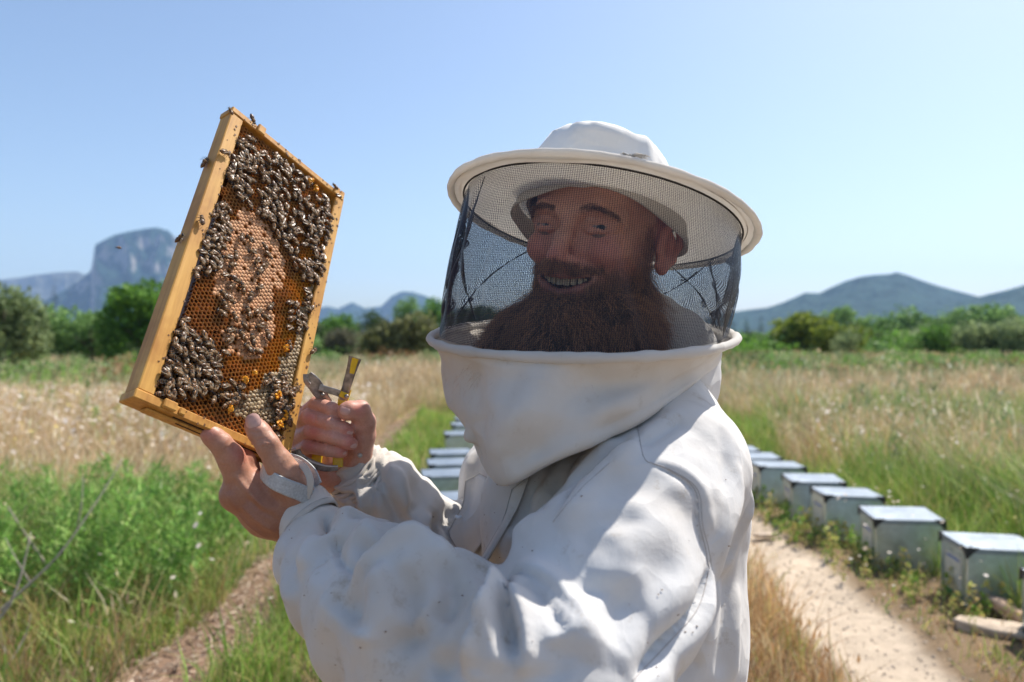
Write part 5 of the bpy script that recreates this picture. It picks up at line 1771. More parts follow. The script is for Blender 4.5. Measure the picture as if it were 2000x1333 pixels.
for i, (x, w) in enumerate([(-.0262, .0055), (-.0205, .0060), (-.0128, .0070), (-.0043, .0084), (.0043, .0084), (.0128, .0070), (.0205, .0060), (.0262, .0055)]):
    m = MB()
    x2 = x * 1.0
    f = .0900 - 11.0 * x * x
    m.box(H(x2, f, -.0660 + 5.5 * x * x), (w * .93, .0045, .0108 - abs(x) * .08), RH3 @ np.array(Matrix.Rotation(-x * 28, 3, 'Z')), bevel=.0013)
    m.build('tooth', tooth_m, person, True)

def hair_mat(name, c0, c1):
    m, nt, b, _ = mat(name)
    oi = nt.nodes.new('ShaderNodeHairInfo')
    c = ramp(nt, oi.outputs['Random'], [(0, c0), (.8, c1), (1, tuple(x * 1.8 for x in c1))])
    nt.links.new(c, b.inputs['Base Color']); b.inputs['Roughness'].default_value = .42
    b.inputs['Specular IOR Level'].default_value = .5
    return m
beard_m = hair_mat('beard_hair', (.11, .048, .024), (.46, .235, .12))
def strands(name, pts, rad, m, parent=person, label=None):
    """pts (n, k, 3)"""
    n, k, _ = pts.shape
    hc = bpy.data.hair_curves.new(name)
    hc.add_curves([k] * n)
    hc.attributes['position'].data.foreach_set('vector', pts.astype(np.float32).ravel()) if 'position' in hc.attributes else hc.attributes.new('position', 'FLOAT_VECTOR', 'POINT').data.foreach_set('vector', pts.astype(np.float32).ravel())
    ra = hc.attributes.get('radius') or hc.attributes.new('radius', 'FLOAT', 'POINT')
    R = np.tile(np.linspace(1, .25, k), n) * rad
    ra.data.foreach_set('value', R.astype(np.float32))
    hc.materials.append(m)
    o = link(name, hc, parent)
    if label: o['label'] = label
    return o

# beard: soft under-volume, then strands combed over it
def build_beard():
    F = Field(PA(880, 820, .78) - [.02, .06, .02], PA(1330, 480, 1.02) + [.02, .02, .02], .004)
    px_chain(F, [(1100, 622, .880, .030), (1092, 660, .864, .048), (1085, 720, .852, .062)], .03)
    px_chain(F, [(1175, 600, .893, .024), (1205, 650, .880, .045), (1190, 720, .870, .055)], .03)
    px_chain(F, [(1256, 530, .925, .010), (1244, 580, .915, .019), (1235, 640, .905, .032)], .02)
    px_chain(F, [(1046, 590, .905, .013), (1010, 655, .890, .030), (985, 720, .875, .040)], .025)
    F.ell(H(0, .104, -.0690), (.031, .030, .0145), RH3, .006, 'sub')
    V, Q = F.mesh(); V = relax(V, Q, 2, .5)
    N_ = normals(V, Q)
    V2 = V - N_ * .004
    bm_ = simple('beard_root', (.028, .015, .010), .9, var=.4, scale=600, bumps=1, bdist=.002)
    base = link('beard', mesh_np('beard', V2 + N_ * (.0025 * fbm(V, 90, 3, 2))[:, None], Q, [bm_]), person)
    rg = np.random.default_rng(8)
    # strands rooted over the volume
    A = V[Q].mean(1); NA = N_[Q].mean(1); NA /= np.linalg.norm(NA, axis=1, keepdims=True)
    ok = (NA[:, 1] < .35)
    A, NA = A[ok], NA[ok]
    n = 15000
    ix = rg.integers(0, len(A), n)
    root = A[ix] - NA[ix] * .004 + rg.normal(size=(n, 3)) * .0016
    nn = NA[ix]
    mid = PA(1110, 560, .88)
    out = root - mid; out[:, 2] = 0; out[:, 1] *= .4; out *= 3.0
    d = nn * .55 + np.array([-.10, -.05, -1.05]) + out * 1.2 + rg.normal(size=(n, 3)) * .24
    d -= nn * np.minimum(0, (d * nn).sum(1) - .12)[:, None]
    d /= np.linalg.norm(d, axis=1, keepdims=True)
    K = 8
    L = rg.uniform(.018, .040, n)
    pts = np.zeros((n, K, 3)); pts[:, 0] = root
    ph = rg.random((n, 3)) * 6.28; fr = rg.uniform(1.2, 3.2, (n, 1))
    for k in range(1, K):
        t = k / (K - 1)
        dd = d + np.array([0, 0, -.55]) * t + .50 * np.sin(ph + fr * t * 6.28) + .5 * np.stack([vnoise(root, 60, 1), vnoise(root, 60, 2), vnoise(root, 60, 3) * .3], -1)
        dd /= np.linalg.norm(dd, axis=1, keepdims=True)
        pts[:, k] = pts[:, k - 1] + dd * (L / (K - 1))[:, None]
    strands('beard_hair', pts, .00016, beard_m, base)
    n2 = 900; ix = rg.integers(0, len(A), n2); root = A[ix]; dv = NA[ix] * 1.0 + np.array([-.1, -.1, -.7]) + rg.normal(size=(n2, 3)) * .45
    dv /= np.linalg.norm(dv, axis=1, keepdims=True); Ls = rg.uniform(.018, .036, (n2, 1))
    strands('stray_hair', np.stack([root + dv * Ls * k / 6 + np.array([0, 0, -.010]) * (k / 6) ** 2 + .0015 * np.sin(root * 900 + k) for k in range(7)], 1), .00012, beard_m, base)
    # moustache, brows, temple stubble rooted on the face
    bvh = tri_bvh(head_V, head_Q)
    def rooted(n, samp, dirf, Lr, K=6, curl=.25):
        P_ = np.zeros((n, K, 3)); c = 0
        while c < n:
            l, u = samp(rg)
            hit = bvh.ray_cast(Vector(H(l, .18, u)), Vector(-Fh))
            if hit[0] is None: continue
            p = np.array(hit[0]); nm = np.array(hit[1])
            if nm @ Fh < 0: nm = -nm
            dl = dirf(l, u); dv = RH3 @ np.array(dl, float) + nm * .45 + rg.normal(size=3) * curl
            LL = rg.uniform(*Lr)
            q = p - nm * .0008
            for k in range(K):
                P_[c, k] = q
                dv2 = dv / np.linalg.norm(dv); q = q + dv2 * LL / (K - 1); dv = dv + RH3 @ np.array([0, -.1, -.22]) + rg.normal(size=3) * .06
            c += 1
        return P_
    P1 = rooted(2200, lambda g: (lambda a: (a, -.0505 + 3 * a * a - abs(a) * .10 + g.normal() * .0030 + .001))(np.clip(g.normal() * .019, -.040, .040)),
                lambda l, u: (np.sign(l) * (.5 + 26 * abs(l)), .3, -.5), (.007, .016))
    strands('moustache', P1, .00016, beard_m)
    P2 = np.concatenate([rooted(520, lambda g, s=s: (lambda t: (s * (.013 + .043 * t), .0175 + .012 * t - .018 * t * t + g.normal() * .0022))(g.random()),
                lambda l, u: (np.sign(l) * 1.2, .1, .25 - 10 * (abs(l) - .02)), (.006, .011), 5, .2) for s in (-1, 1)])
    strands('eyebrows', P2, .00013, hair_mat('brow_hair', (.08, .045, .028), (.22, .12, .07)))
    P3 = rooted(4200, lambda g: (lambda l: (g.choice([-1, 1]) * l, -.088 + g.random() ** 1.1 * (.028 + .85 * max(0, l - .034))))(g.uniform(.030, .070)), lambda l, u: (np.sign(l) * .2, .1, -1), (.008, .018))
    strands('cheek_beard', P3, .00014, beard_m)
    # sideburn in front of the ear
    c = H(.068, .022, 0)
    n = 1800; t = rg.random(n)
    root = np.stack([H(.074 - .004 * a, .016 + .012 * b_, .018 - .105 * a) for a, b_ in zip(t, rg.normal(size=n))])
    dirs = (Lh * .5 + Fh * .1 - Uh) + rg.normal(size=(n, 3)) * .22
    dirs /= np.linalg.norm(dirs, axis=1, keepdims=True)
    Ls = (.003 + .017 * t)
    pts = np.stack([root + dirs * (Ls * k / 4)[:, None] for k in range(5)], 1)
    strands('sideburn', pts, .00013, beard_m)
build_beard()
# ---- cloth: surplus length buckles into folds, seeded by the drawn ones
def unique_edges(Q):
    e = np.concatenate([Q[:, [0, 1]], Q[:, [1, 2]], Q[:, [2, 3]], Q[:, [3, 0]]]); e.sort(1)
    e = np.unique(e, axis=0)
    d = np.concatenate([Q[:, [0, 2]], Q[:, [1, 3]]])
    return e, d
def buckle(V0, Q, N0, D0, excess, axis, iters=120, lo=-.016, hi=.016, bend=.30, grav=.00004):
    """excess: surplus per vertex along axis (n,3 unit, or None)"""
    e, dg = unique_edges(Q)
    E = np.concatenate([e, dg]); w = np.concatenate([np.full(len(e), 1.0), np.full(len(dg), .5)])
    a, b = E.T
    d0 = V0[b] - V0[a]; L0 = np.linalg.norm(d0, axis=1) + 1e-9
    ex = (excess[a] + excess[b]) * .5
    if axis is not None:
        al = np.abs(((axis[a] + axis[b]) * .5 * d0).sum(1) / L0)
        ex = ex * (.12 + .88 * al ** 2)
    L = L0 * (1 + ex)
    n = len(V0)
    deg = np.bincount(a, w, n) + np.bincount(b, w, n)
    a2, b2 = e.T; deg2 = np.bincount(a2, minlength=n) + np.bincount(b2, minlength=n)
    V = V0 + N0 * D0[:, None]
    for it in range(iters):
        d = V[b] - V[a]; l = np.linalg.norm(d, axis=1) + 1e-9
        c = d * (w * .5 * (l - L) / l)[:, None]
        up = np.stack([np.bincount(a, c[:, k], n) - np.bincount(b, c[:, k], n) for k in range(3)], 1)
        V = V + up / deg[:, None] * 1.7
        V[:, 2] -= grav
        # bending resistance: smooth the displacement, not the shape
        U_ = V - V0
        sm = np.stack([np.bincount(a2, U_[b2, k], n) + np.bincount(b2, U_[a2, k], n) for k in range(3)], 1) / deg2[:, None]
        U_ = U_ + bend * (sm - U_)
        dn = (U_ * N0).sum(1)
        tn = U_ - N0 * dn[:, None]
        V = V0 + tn * .96 + N0 * np.clip(dn, lo, hi)[:, None]
    return V

# ---- the jacket
BEND = .045
def jacket_shape(h):
    JF = Field((-.46, .48, .70), (.37, 1.34, 1.62), h)
    def jc(pts, k=.03, **kw): JF.chain([(PA(x, y, z), r) for x, y, z, r in pts], k, **kw)
    jc([(1205, 870, .99, .115), (1195, 985, .97, .162), (1192, 1200, .965, .163), (1192, 1480, .96, .165)], .04)
    jc([(1262, 805, .985, .080), (1322, 905, .90, .080)], .04)
    jc([(1230, 800, .95, .082), (1314, 888, .845, .074)], .05)
    jc([(1280, 860, 1.03, .092), (1296, 1000, 1.02, .095)], .04)
    # near sleeve, its own shell so that it meets the chest in a crisp line
    _torso = JF.f.copy(); JF.f[:] = 1.0
    jc([(1312, 908, .835, .077), (1260, 985, .80, .086), (1180, 1140, .735, .093), (1085, 1320, .68, .094), (1050, 1400, .665, .088)], .02)
    jc([(1040, 1400, .665, .088), (985, 1345, .675, .090), (860, 1250, .715, .085), (760, 1183, .765, .077), (690, 1125, .82, .064), (632, 1075, .872, .050), (607, 1030, .893, .0345)], .012)
    _slv = JF.f; _t = np.clip(.5 + .5 * (_torso - _slv) / .006, 0, 1); JF.f = _torso * (1 - _t) + _slv * _t - .006 * _t * (1 - _t)
    # far sleeve
    jc([(1100, 900, 1.13, .085), (1010, 940, 1.12, .075), (965, 1080, 1.07, .070), (930, 1130, 1.06, .066)], .03)
    jc([(940, 1120, 1.06, .066), (850, 1062, 1.05, .062), (775, 1000, 1.035, .058), (740, 955, 1.02, .050), (712, 925, 1.012, .038)], .012)
    V, Q = JF.mesh(); V = relax(V, Q, 3 if h < .008 else 1, .5)
    return V, Q, normals(V, Q)
V, Q, NJ = jacket_shape(.0043)
folds = [
    # overlapping folds
    ([(700, 1122), (735, 1106), (775, 1088), (850, 1080), (890, 1096)], .009, .012, 2), ([(985, 1128), (1050, 1150), (1095, 1200), (1118, 1250)], .012, .014, 2),
    ([(1024, 1320), (1006, 1250), (998, 1190), (992, 1135)], .014, .012, 2), ([(905, 1320), (940, 1240), (970, 1180), (990, 1130)], .012, .012, 2),
    ([(1240, 1330), (1310, 1258), (1365, 1190), (1388, 1112)], .012, .014, 2), ([(1400, 1120), (1428, 1060), (1452, 1000), (1462, 955)], .010, .010, 2),
    ([(1095, 1010), (1130, 955), (1185, 900), (1235, 855)], .010, .010, 2), ([(640, 1045), (650, 1100), (690, 1130)], .006, .010, 2),
    ([(845, 1075), (800, 1010), (765, 960), (745, 905)], .007, .009, 2), ([(640, 1160), (690, 1215), (760, 1260)], .005, .014, 2), ([(760, 1120), (775, 1180), (790, 1235)], .006, .012, 2),
    # cuff gathers and forearm
    ([(634, 992), (629, 1020), (636, 1050)], -.010, .007, 1), ([(648, 1000), (690, 1020), (740, 1060), (790, 1085)], .006, .012),
    ([(622, 1030), (610, 1070), (600, 1110)], .004, .010), ([(645, 1048), (640, 1085), (665, 1118), (700, 1120)], -.008, .014),
    ([(598, 1060), (580, 1100), (590, 1150)], -.004, .009), ([(570, 1060), (566, 1120), (590, 1180)], .003, .010),
    ([(706, 1114), (735, 1098), (772, 1084)], -.011, .006, 1), ([(690, 1130), (740, 1118), (790, 1088), (850, 1078)], .008, .009),
    ([(700, 1060), (720, 1075), (760, 1075)], -.005, .010), ([(660, 1130), (720, 1150), (800, 1110), (870, 1098), (905, 1135)], .004, .012),
    ([(800, 1120), (790, 1180), (785, 1235), (830, 1215)], -.007, .016), ([(770, 1130), (750, 1200), (745, 1260)], .005, .016),
    ([(870, 1100), (890, 1150), (860, 1210)], -.006, .012), ([(905, 1118), (925, 1160), (905, 1230), (855, 1300)], .007, .014),
    ([(950, 1150), (930, 1220), (880, 1290), (845, 1330)], -.008, .014), ([(985, 1130), (965, 1180), (935, 1240), (905, 1300)], .010, .012),
    ([(962, 1200), (975, 1250), (985, 1310)], .006, .010), ([(935, 1230), (940, 1270), (930, 1320)], -.005, .008),
    # deep folds of the inner elbow
    ([(992, 1120), (1001, 1160), (1000, 1210), (1010, 1262), (1022, 1305)], -.024, .009, 1), ([(1012, 1140), (1026, 1190), (1038, 1250), (1040, 1320)], .010, .009),
    ([(1000, 1135), (1050, 1160), (1085, 1210), (1100, 1245)], -.016, .011), ([(1003, 1100), (1050, 1115), (1095, 1150), (1125, 1210), (1130, 1270)], .012, .012),
    ([(1060, 1180), (1072, 1250), (1062, 1320)], .007, .010), ([(1050, 1200), (1055, 1260), (1050, 1320)], -.006, .007),
    ([(1090, 1260), (1085, 1300), (1095, 1333)], -.006, .010), ([(985, 1090), (1010, 1045), (1070, 990), (1150, 930)], .006, .012),
    # upper arm, soft long folds
    ([(1150, 1150), (1230, 1060), (1330, 990)], .005, .018), ([(1180, 1250), (1260, 1150), (1340, 1080)], -.005, .018), ([(1200, 1300), (1290, 1200), (1350, 1120)], .005, .014),
    ([(1120, 1060), (1180, 1020), (1240, 1000)], -.004, .015), ([(1130, 1180), (1150, 1100), (1200, 1050)], -.004, .014), ([(1240, 1100), (1250, 1180), (1210, 1260)], .004, .014),
    ([(1140, 1290), (1160, 1220), (1165, 1150)], .006, .012), ([(1230, 1010), (1290, 960), (1340, 950)], .004, .012),
    # armhole seam and the back
    ([(1264, 902), (1300, 915), (1345, 942), (1362, 970), (1366, 1020), (1378, 1070), (1385, 1112)], -.0065, .0035, 1), ([(1274, 896), (1320, 908), (1362, 940), (1378, 990), (1388, 1050)], .005, .009),
    ([(1243, 812), (1248, 850), (1256, 890)], -.003, .003, 1), ([(1385, 1112), (1362, 1190), (1300, 1262), (1235, 1330)], -.022, .010, 1),
    ([(1464, 955), (1448, 1010), (1425, 1070), (1405, 1110)], -.012, .007, 1), ([(1440, 900), (1432, 980), (1405, 1060), (1392, 1130)], .007, .010),
    ([(1415, 830), (1420, 900), (1410, 980)], -.004, .010), ([(1395, 1130), (1385, 1200), (1350, 1290)], .008, .012), ([(1425, 1100), (1415, 1200), (1400, 1320)], -.006, .010),
    ([(1440, 1140), (1430, 1230), (1425, 1333)], .006, .010), ([(1370, 1230), (1345, 1290), (1310, 1333)], -.007, .010),
    # shoulder and chest
    ([(1337, 812), (1290, 838), (1240, 868)], -.006, .007), ([(1350, 790), (1300, 810), (1250, 850), (1200, 900)], .005, .010),
    ([(1225, 845), (1180, 892), (1130, 945), (1100, 1000)], -.013, .008, 1), ([(1235, 880), (1180, 930), (1130, 985), (1090, 1030)], .007, .010), ([(1200, 845), (1150, 890), (1100, 950)], .006, .009),
    ([(1150, 870), (1100, 930), (1050, 1010)], -.007, .008), ([(1110, 880), (1070, 940), (1040, 990)], .005, .008), ([(1060, 920), (1030, 970), (1020, 1030)], -.006, .007),
    ([(1000, 1000), (985, 1050), (950, 1110)], .004, .008),
    # far sleeve
    ([(715, 905), (745, 930), (765, 985), (790, 1050)], -.007, .010), ([(735, 900), (770, 930), (790, 990), (820, 1050)], .005, .010), ([(800, 980), (800, 1020), (815, 1060)], -.006, .008),
    ([(855, 1000), (850, 1040), (860, 1080)], -.008, .007), ([(835, 1000), (832, 1040), (840, 1070)], .005, .008), ([(700, 950), (712, 985), (705, 1020)], .005, .006), ([(690, 960), (698, 1000), (690, 1030)], -.006, .005),
    ([(722, 930), (726, 980), (722, 1030)], -.005, .006), ([(900, 900), (885, 960), (880, 1020)], -.006, .010), ([(930, 870), (915, 940), (900, 1000)], .005, .010), ([(868, 1010), (885, 1040), (920, 1060)], -.006, .007),
]
D = 1.0 * creases(V, Q, [f for f in folds if len(f) == 3], NJ) + 1.1 * creases(V, Q, [f for f in folds if len(f) > 3], NJ)
nx = fbm(V, 6.5, 2, 3)
D += .0035 * nx + .0016 * (1 - 2 * np.abs(fbm(V, 11, 3, 7)))
# gathers on the far cuff
pp = to_px(V)
far = (V[:, 1] > .93) & (pp[:, 0] < 760) & (pp[:, 1] < 1010)
ax = PA(770, 990, 1.03) - PA(700, 915, 1.01); ax /= np.linalg.norm(ax)
s_ = (V - PA(700, 915, 1.01)) @ ax
D += np.where(far, .0022 * np.sin(s_ * 520 + 6 * fbm(V, 40, 2, 3)) * (1 - smoothstep(.02, .045, s_)), 0)
# surplus cloth: a lot in the crooks and cuffs, little on the shoulders
def surplus(V):
    ex = np.full(len(V), .025); ax_ = np.tile(np.array([0, 0, 1.0]), (len(V), 1))
    best = np.full(len(V), 9.0)
    for A, B_, e0, e1 in (((1262, 985, .80), (1070, 1360, .67), .02, .12), ((1050, 1400, .665), (860, 1250, .715), .18, .14), ((860, 1250, .715), (690, 1125, .82), .14, .16), ((690, 1125, .82), (607, 1035, .893), .16, .20),
                          ((965, 1080, 1.07), (850, 1062, 1.05), .14, .14), ((850, 1062, 1.05), (712, 925, 1.012), .14, .2), ((1100, 900, 1.13), (965, 1080, 1.07), .08, .12),
                          ((1195, 985, .97), (1192, 1480, .96), .025, .05)):
        d_, t_ = seg_dist(V, PA(*A), PA(*B_))
        d_ = d_ - (.17 if A[0] == 1195 else .085)
        m_ = d_ < best
        dv = PA(*B_) - PA(*A); dv /= np.linalg.norm(dv)
        best[m_] = d_[m_]; ex[m_] = (e0 + (e1 - e0) * t_)[m_]; ax_[m_] = dv
    return ex, ax_
cV, cQ, cN = jacket_shape(.0125)
cD = .8 * creases(cV, cQ, [(f[0], f[1], max(f[2], .012)) for f in folds], cN) + .004 * fbm(cV, 22, 2, 11)
cex, cax_ = surplus(cV)
cV2 = buckle(cV, cQ, cN, cD, cex, cax_, 260, lo=-.014, hi=.015, bend=BEND)
cU = cV2 - cV
from mathutils.kdtree import KDTree
kd = KDTree(len(cV))
for i_, p_ in enumerate(cV): kd.insert(Vector(p_), i_)
kd.balance()
U_ = np.zeros_like(V)
for i_ in range(len(V)):
    ws = 0; acc = np.zeros(3)
    for (co, ix_, ds) in kd.find_n(Vector(V[i_]), 7):
        if cN[ix_] @ NJ[i_] < .1: continue
        w_ = math.exp(-(ds / .0085) ** 2) + 1e-6; ws += w_; acc += w_ * cU[ix_]
    if ws: U_[i_] = acc / ws
_fa = smoothstep(1060, 960, to_px(V)[:, 0])
V = V + NJ * (D * (.95 + .9 * _fa))[:, None] + U_
V = relax(V, Q, 1, .3)
jacket_me = mesh_np('jacket', V, Q, [suit_m])
jacket = link('jacket', jacket_me, person)
jV, jQ = V, Q
jbvh = tri_bvh(V, Q)

edge_m = simple('dirty_edge', (.38, .34, .31), .9, bumps=0)
def sheet(name, rows, off, thick, m, parent=jacket, nu=14, nv=14, bvh=None, label=None, wav=.0):
    """a cloth panel laid over the jacket: rows of pixel points, lofted and cast onto the surface, then lifted"""
    bvh = bvh or jbvh
    g = []
    for k in range(nv + 1):
        t = k / nv * (len(rows) - 1); i = min(int(t), len(rows) - 2); t -= i
        ra = rows[i]; rb = rows[i + 1]
        line = []
        for j in range(nu + 1):
            s = j / nu * (len(ra) - 1); q = min(int(s), len(ra) - 2); s -= q
            a = np.array(ra[q]) * (1 - s) + np.array(ra[q + 1]) * s
            b2 = np.array(rb[q]) * (1 - s) + np.array(rb[q + 1]) * s
            line.append(a * (1 - t) + b2 * t)
        g.append(line)
    g = np.array(g)
    Pn = np.full(g.shape[:2] + (3,), np.nan)
    for a in range(g.shape[0]):
        for b2 in range(g.shape[1]):
            h = project_px(bvh, *g[a, b2])
            if h is not None: Pn[a, b2] = h
    dist = Pn[..., 1].copy()
    md = np.nanmedian(dist)
    # bridge holes and sudden jumps, then smooth the depth
    dist = np.where(np.isnan(dist) | (np.abs(dist - md) > .09), md, dist)
    for _ in range(6):
        dd = dist.copy()
        dd[1:-1] = (dist[:-2] + dist[2:] + 2 * dist[1:-1]) / 4; dist = dd
        dd = dist.copy(); dd[:, 1:-1] = (dist[:, :-2] + dist[:, 2:] + 2 * dist[:, 1:-1]) / 4; dist = dd
    T = np.array([[PA(g[a, b2][0], g[a, b2][1], dist[a, b2] - off) for b2 in range(g.shape[1])] for a in range(g.shape[0])])
    if wav: T[..., 1] += wav * fbm(T, 30, 2, 4)
    B = T + np.array([0, thick, 0])
    n1, n2 = T.shape[:2]; i = np.arange(n1 * n2).reshape(n1, n2)
    F = np.stack([i[:-1, :-1], i[:-1, 1:], i[1:, 1:], i[1:, :-1]], -1).reshape(-1, 4)
    F2 = F[:, ::-1] + n1 * n2
    rim = np.concatenate([i[0, :], i[1:, -1], i[-1, -2::-1], i[-2:0:-1, 0]]); rn = np.roll(rim, -1)
    F3 = np.stack([rim, rim + n1 * n2, rn + n1 * n2, rn], -1)
    o = link(name, mesh_np(name, np.concatenate([T.reshape(-1, 3), B.reshape(-1, 3)]), np.concatenate([F, F2, F3]), [m]), parent)
    if label: o['label'] = label
    m_ = MB()
    for ln in (T[0], T[-1], T[:, 0], T[:, -1]):
        m_.tube([q_ + np.array([0, -.0006, 0]) for q_ in ln], .0004, 5)
    m_.build('hem_edge', edge_m, parent, True)
    return o, T
flap, Tf = sheet('front_flap', [[(909, 940), (936, 925), (988, 952)], [(905, 985), (930, 975), (979, 990)], [(874, 1042), (905, 1040), (955, 1040)], [(905, 1095), (909, 1099), (914, 1099)]], .014, .003, suit_m, wav=.006)
0 and sheet('pocket_flap', [[(1011, 1026), (1035, 1053)], [(975, 1058), (1018, 1082)], [(950, 1096), (992, 1120)], [(962, 1112), (984, 1132)]], .007, .003, suit_m, wav=.006)
sheet('zip_placket', [[(1000, 955), (1035, 930)], [(985, 1010), (1012, 990)], [(940, 1090), (965, 1075)], [(905, 1125), (935, 1125)]], .006, .002, yoke_m, wav=.003)
m = MB()
for (a, b2) in (((909, 952), (876, 1042)), ((876, 1042), (909, 1097)), ((909, 1097), (958, 1038)), ((958, 1038), (980, 990))):
    pa = [np.array(project_px(tri_bvh(Tf.reshape(-1, 3), np.array([[r_ * 15 + c_, r_ * 15 + c_ + 1, (r_ + 1) * 15 + c_ + 1, (r_ + 1) * 15 + c_] for r_ in range(14) for c_ in range(14)])), a[0] * (1 - t) + b2[0] * t + 3, a[1] * (1 - t) + b2[1] * t) if True else 0) for t in (0.15, .5, .85)] if False else None
# zip puller
m = MB(); zp = PA(902, 1010, .90); m.tube([zp, zp + (-.004, 0, -.001), zp + (-.008, 0, .001)], [.002, .0024, .002], 8)
m.build('zip_puller', simple('white_plastic', (.8, .8, .8), .3, bumps=0), jacket, True)

# stitched seams
def seam(pts, r=.00055, dbl=.004):
    for o_ in ((0, 0), (dbl * 1500, dbl * 300)) if dbl else ((0, 0),):
        q_ = [project_px(jbvh, p[0] + o_[0], p[1] + o_[1]) for p in resample([np.array(p, float) for p in pts], 5)]
        q_ = [p for p in q_ if p is not None]
        seg = [q_[0]] if q_ else []
        runs = []
        for p in q_[1:]:
            if np.linalg.norm(p - seg[-1]) > .03: runs.append(seg); seg = []
            seg.append(p)
        if seg: runs.append(seg)
        for rn in runs:
            if len(rn) < 4: continue
            m_ = MB(); m_.tube([p + np.array([0, -.0002, 0]) for p in rn], r, 5); m_.build('seam', seam_m, jacket, True)
seam([(1264, 902), (1300, 915), (1345, 942), (1362, 970), (1366, 1020), (1378, 1070), (1385, 1112)])
seam([(1243, 812), (1248, 850), (1256, 890), (1264, 902)], dbl=0)
seam([(1385, 1112), (1362, 1190), (1300, 1262), (1235, 1330)], dbl=0)
seam([(1190, 905), (1130, 960), (1080, 1020)], dbl=0)
# near cuff band with velcro tab
def ring_band(name, c, axis, r, w, m, parent=jacket, th=.0022, sq=1.0, side=None, n=40, wob=.0015, seed=1):
    axis = axis / np.linalg.norm(axis)
    a = np.cross(axis, [0, 0, 1.0]); a /= np.linalg.norm(a); b2 = np.cross(axis, a)
    V = []
    prof = [(-w / 2, 0), (-w / 2, th), (-w / 4, th * 1.5), (w / 4, th * 1.5), (w / 2, th), (w / 2, 0)]
    for j in range(n):
        t = 2 * math.pi * j / n
        dr = a * math.cos(t) + b2 * math.sin(t) * sq
        wb = wob * math.sin(3 * t + seed) + wob * .6 * math.sin(7 * t + seed * 2)
        for (x, y) in prof: V.append(c + dr * (r + y + wb) + axis * (x + wb))
    k = len(prof); F = []
    for j in range(n):
        for i in range(k - 1):
            F.append((j * k + i, ((j + 1) % n) * k + i, ((j + 1) % n) * k + i + 1, j * k + i + 1))
    return link(name, mesh_np(name, np.array(V), np.array(F), [m]), parent)
cax = PA(640, 1062, .875) - PA(590, 1005, .897)
ring_band('cuff', PA(597, 1010, .897), cax, .0352, .032, suit_m, wob=.0008)
m = MB()
for w_ in (-.0115, .0115):
    c0 = PA(595, 1010, .897) + cax / np.linalg.norm(cax) * w_
    a_ = np.cross(cax, [0, 0, 1.0]); a_ /= np.linalg.norm(a_); b_ = np.cross(cax / np.linalg.norm(cax), a_)
    pts = [c0 + (a_ * math.cos(t) + b_ * math.sin(t)) * .0398 for t in np.linspace(0, 2 * math.pi, 40)]
    m.tube(pts, .00035, 5, cap=False)
m.build('cuff_stitching', seam_m, jacket, True)

# grey elastic thumb loops
def ribbon(name, pts, width, th, m, parent=jacket, wd=(0, 0, 1)):
    P_ = resample([PA(*p[:3]) for p in pts], .003)
    mb = MB()
    V = []; n = len(P_)
    ws = np.interp(np.linspace(0, 1, n), np.linspace(0, 1, len(pts)), [1 if len(p) < 4 else p[3] for p in pts])
    for i, p in enumerate(P_):
        t = P_[min(i + 1, n - 1)] - P_[max(i - 1, 0)]; t /= np.linalg.norm(t)
        w = np.asarray(wd, float) - (np.asarray(wd, float) @ t) * t; w /= np.linalg.norm(w)
        nn = np.cross(t, w)
        for k in range(9):
            s = (k / 8 - .5)
            V.append(p + w * s * width * ws[i] + nn * (th * .5 + .0004 * math.cos(k * math.pi)))
        for k in range(8, -1, -1):
            s = (k / 8 - .5)
            V.append(p + w * s * width * ws[i] - nn * th * .5)
    F = []
    for i in range(n - 1):
        for k in range(18):
            F.append((i * 18 + k, i * 18 + (k + 1) % 18, (i + 1) * 18 + (k + 1) % 18, (i + 1) * 18 + k))
    return link(name, mesh_np(name, np.array(V), np.array(F), [m]), parent)
ribbon('thumb_loop', [(604, 972, .872), (586, 962, .860), (562, 953, .849), (538, 942, .848), (520, 928, .860), (512, 914, .880), (520, 903, .905), (545, 898, .915), (580, 905, .912), (606, 925, .900), (618, 950, .893)], .0190, .0018, elas_m, wd=(.35, -.1, 1))
ribbon('loop_tab', [(572, 898, .885, .6), (592, 910, .868, .9), (604, 930, .862), (606, 950, .864), (598, 972, .870)], .008, .002, suit_m, wd=(1, -.3, .45))
ribbon('thumb_loop', [(728, 836, .995), (720, 840, .974), (709, 850, .966), (701, 865, .967), (700, 882, .972), (708, 896, .980), (718, 902, .992)], .0125, .0014, yoke_m, wd=(.75, -.1, .65))
m = MB(); m.tube([PA(703, 890, .9665), PA(703, 890, .9645)], [.0032, .0028], 14); m.build('snap_button', simple('snap', (.5, .47, .42), .4, metal=.5, bumps=0), jacket, True)
# gathered far cuff
cf = PA(735, 955, 1.02) - PA(690, 905, 1.0)
for k in range(5):
    ring_band('cuff_gather', PA(686 + k * 5.5, 913 + k * 6, 1.006 + k * .002), cf, .0350 + .0012 * k, .0062, suit_m, th=.003, wob=.0014, seed=k * 1.7)

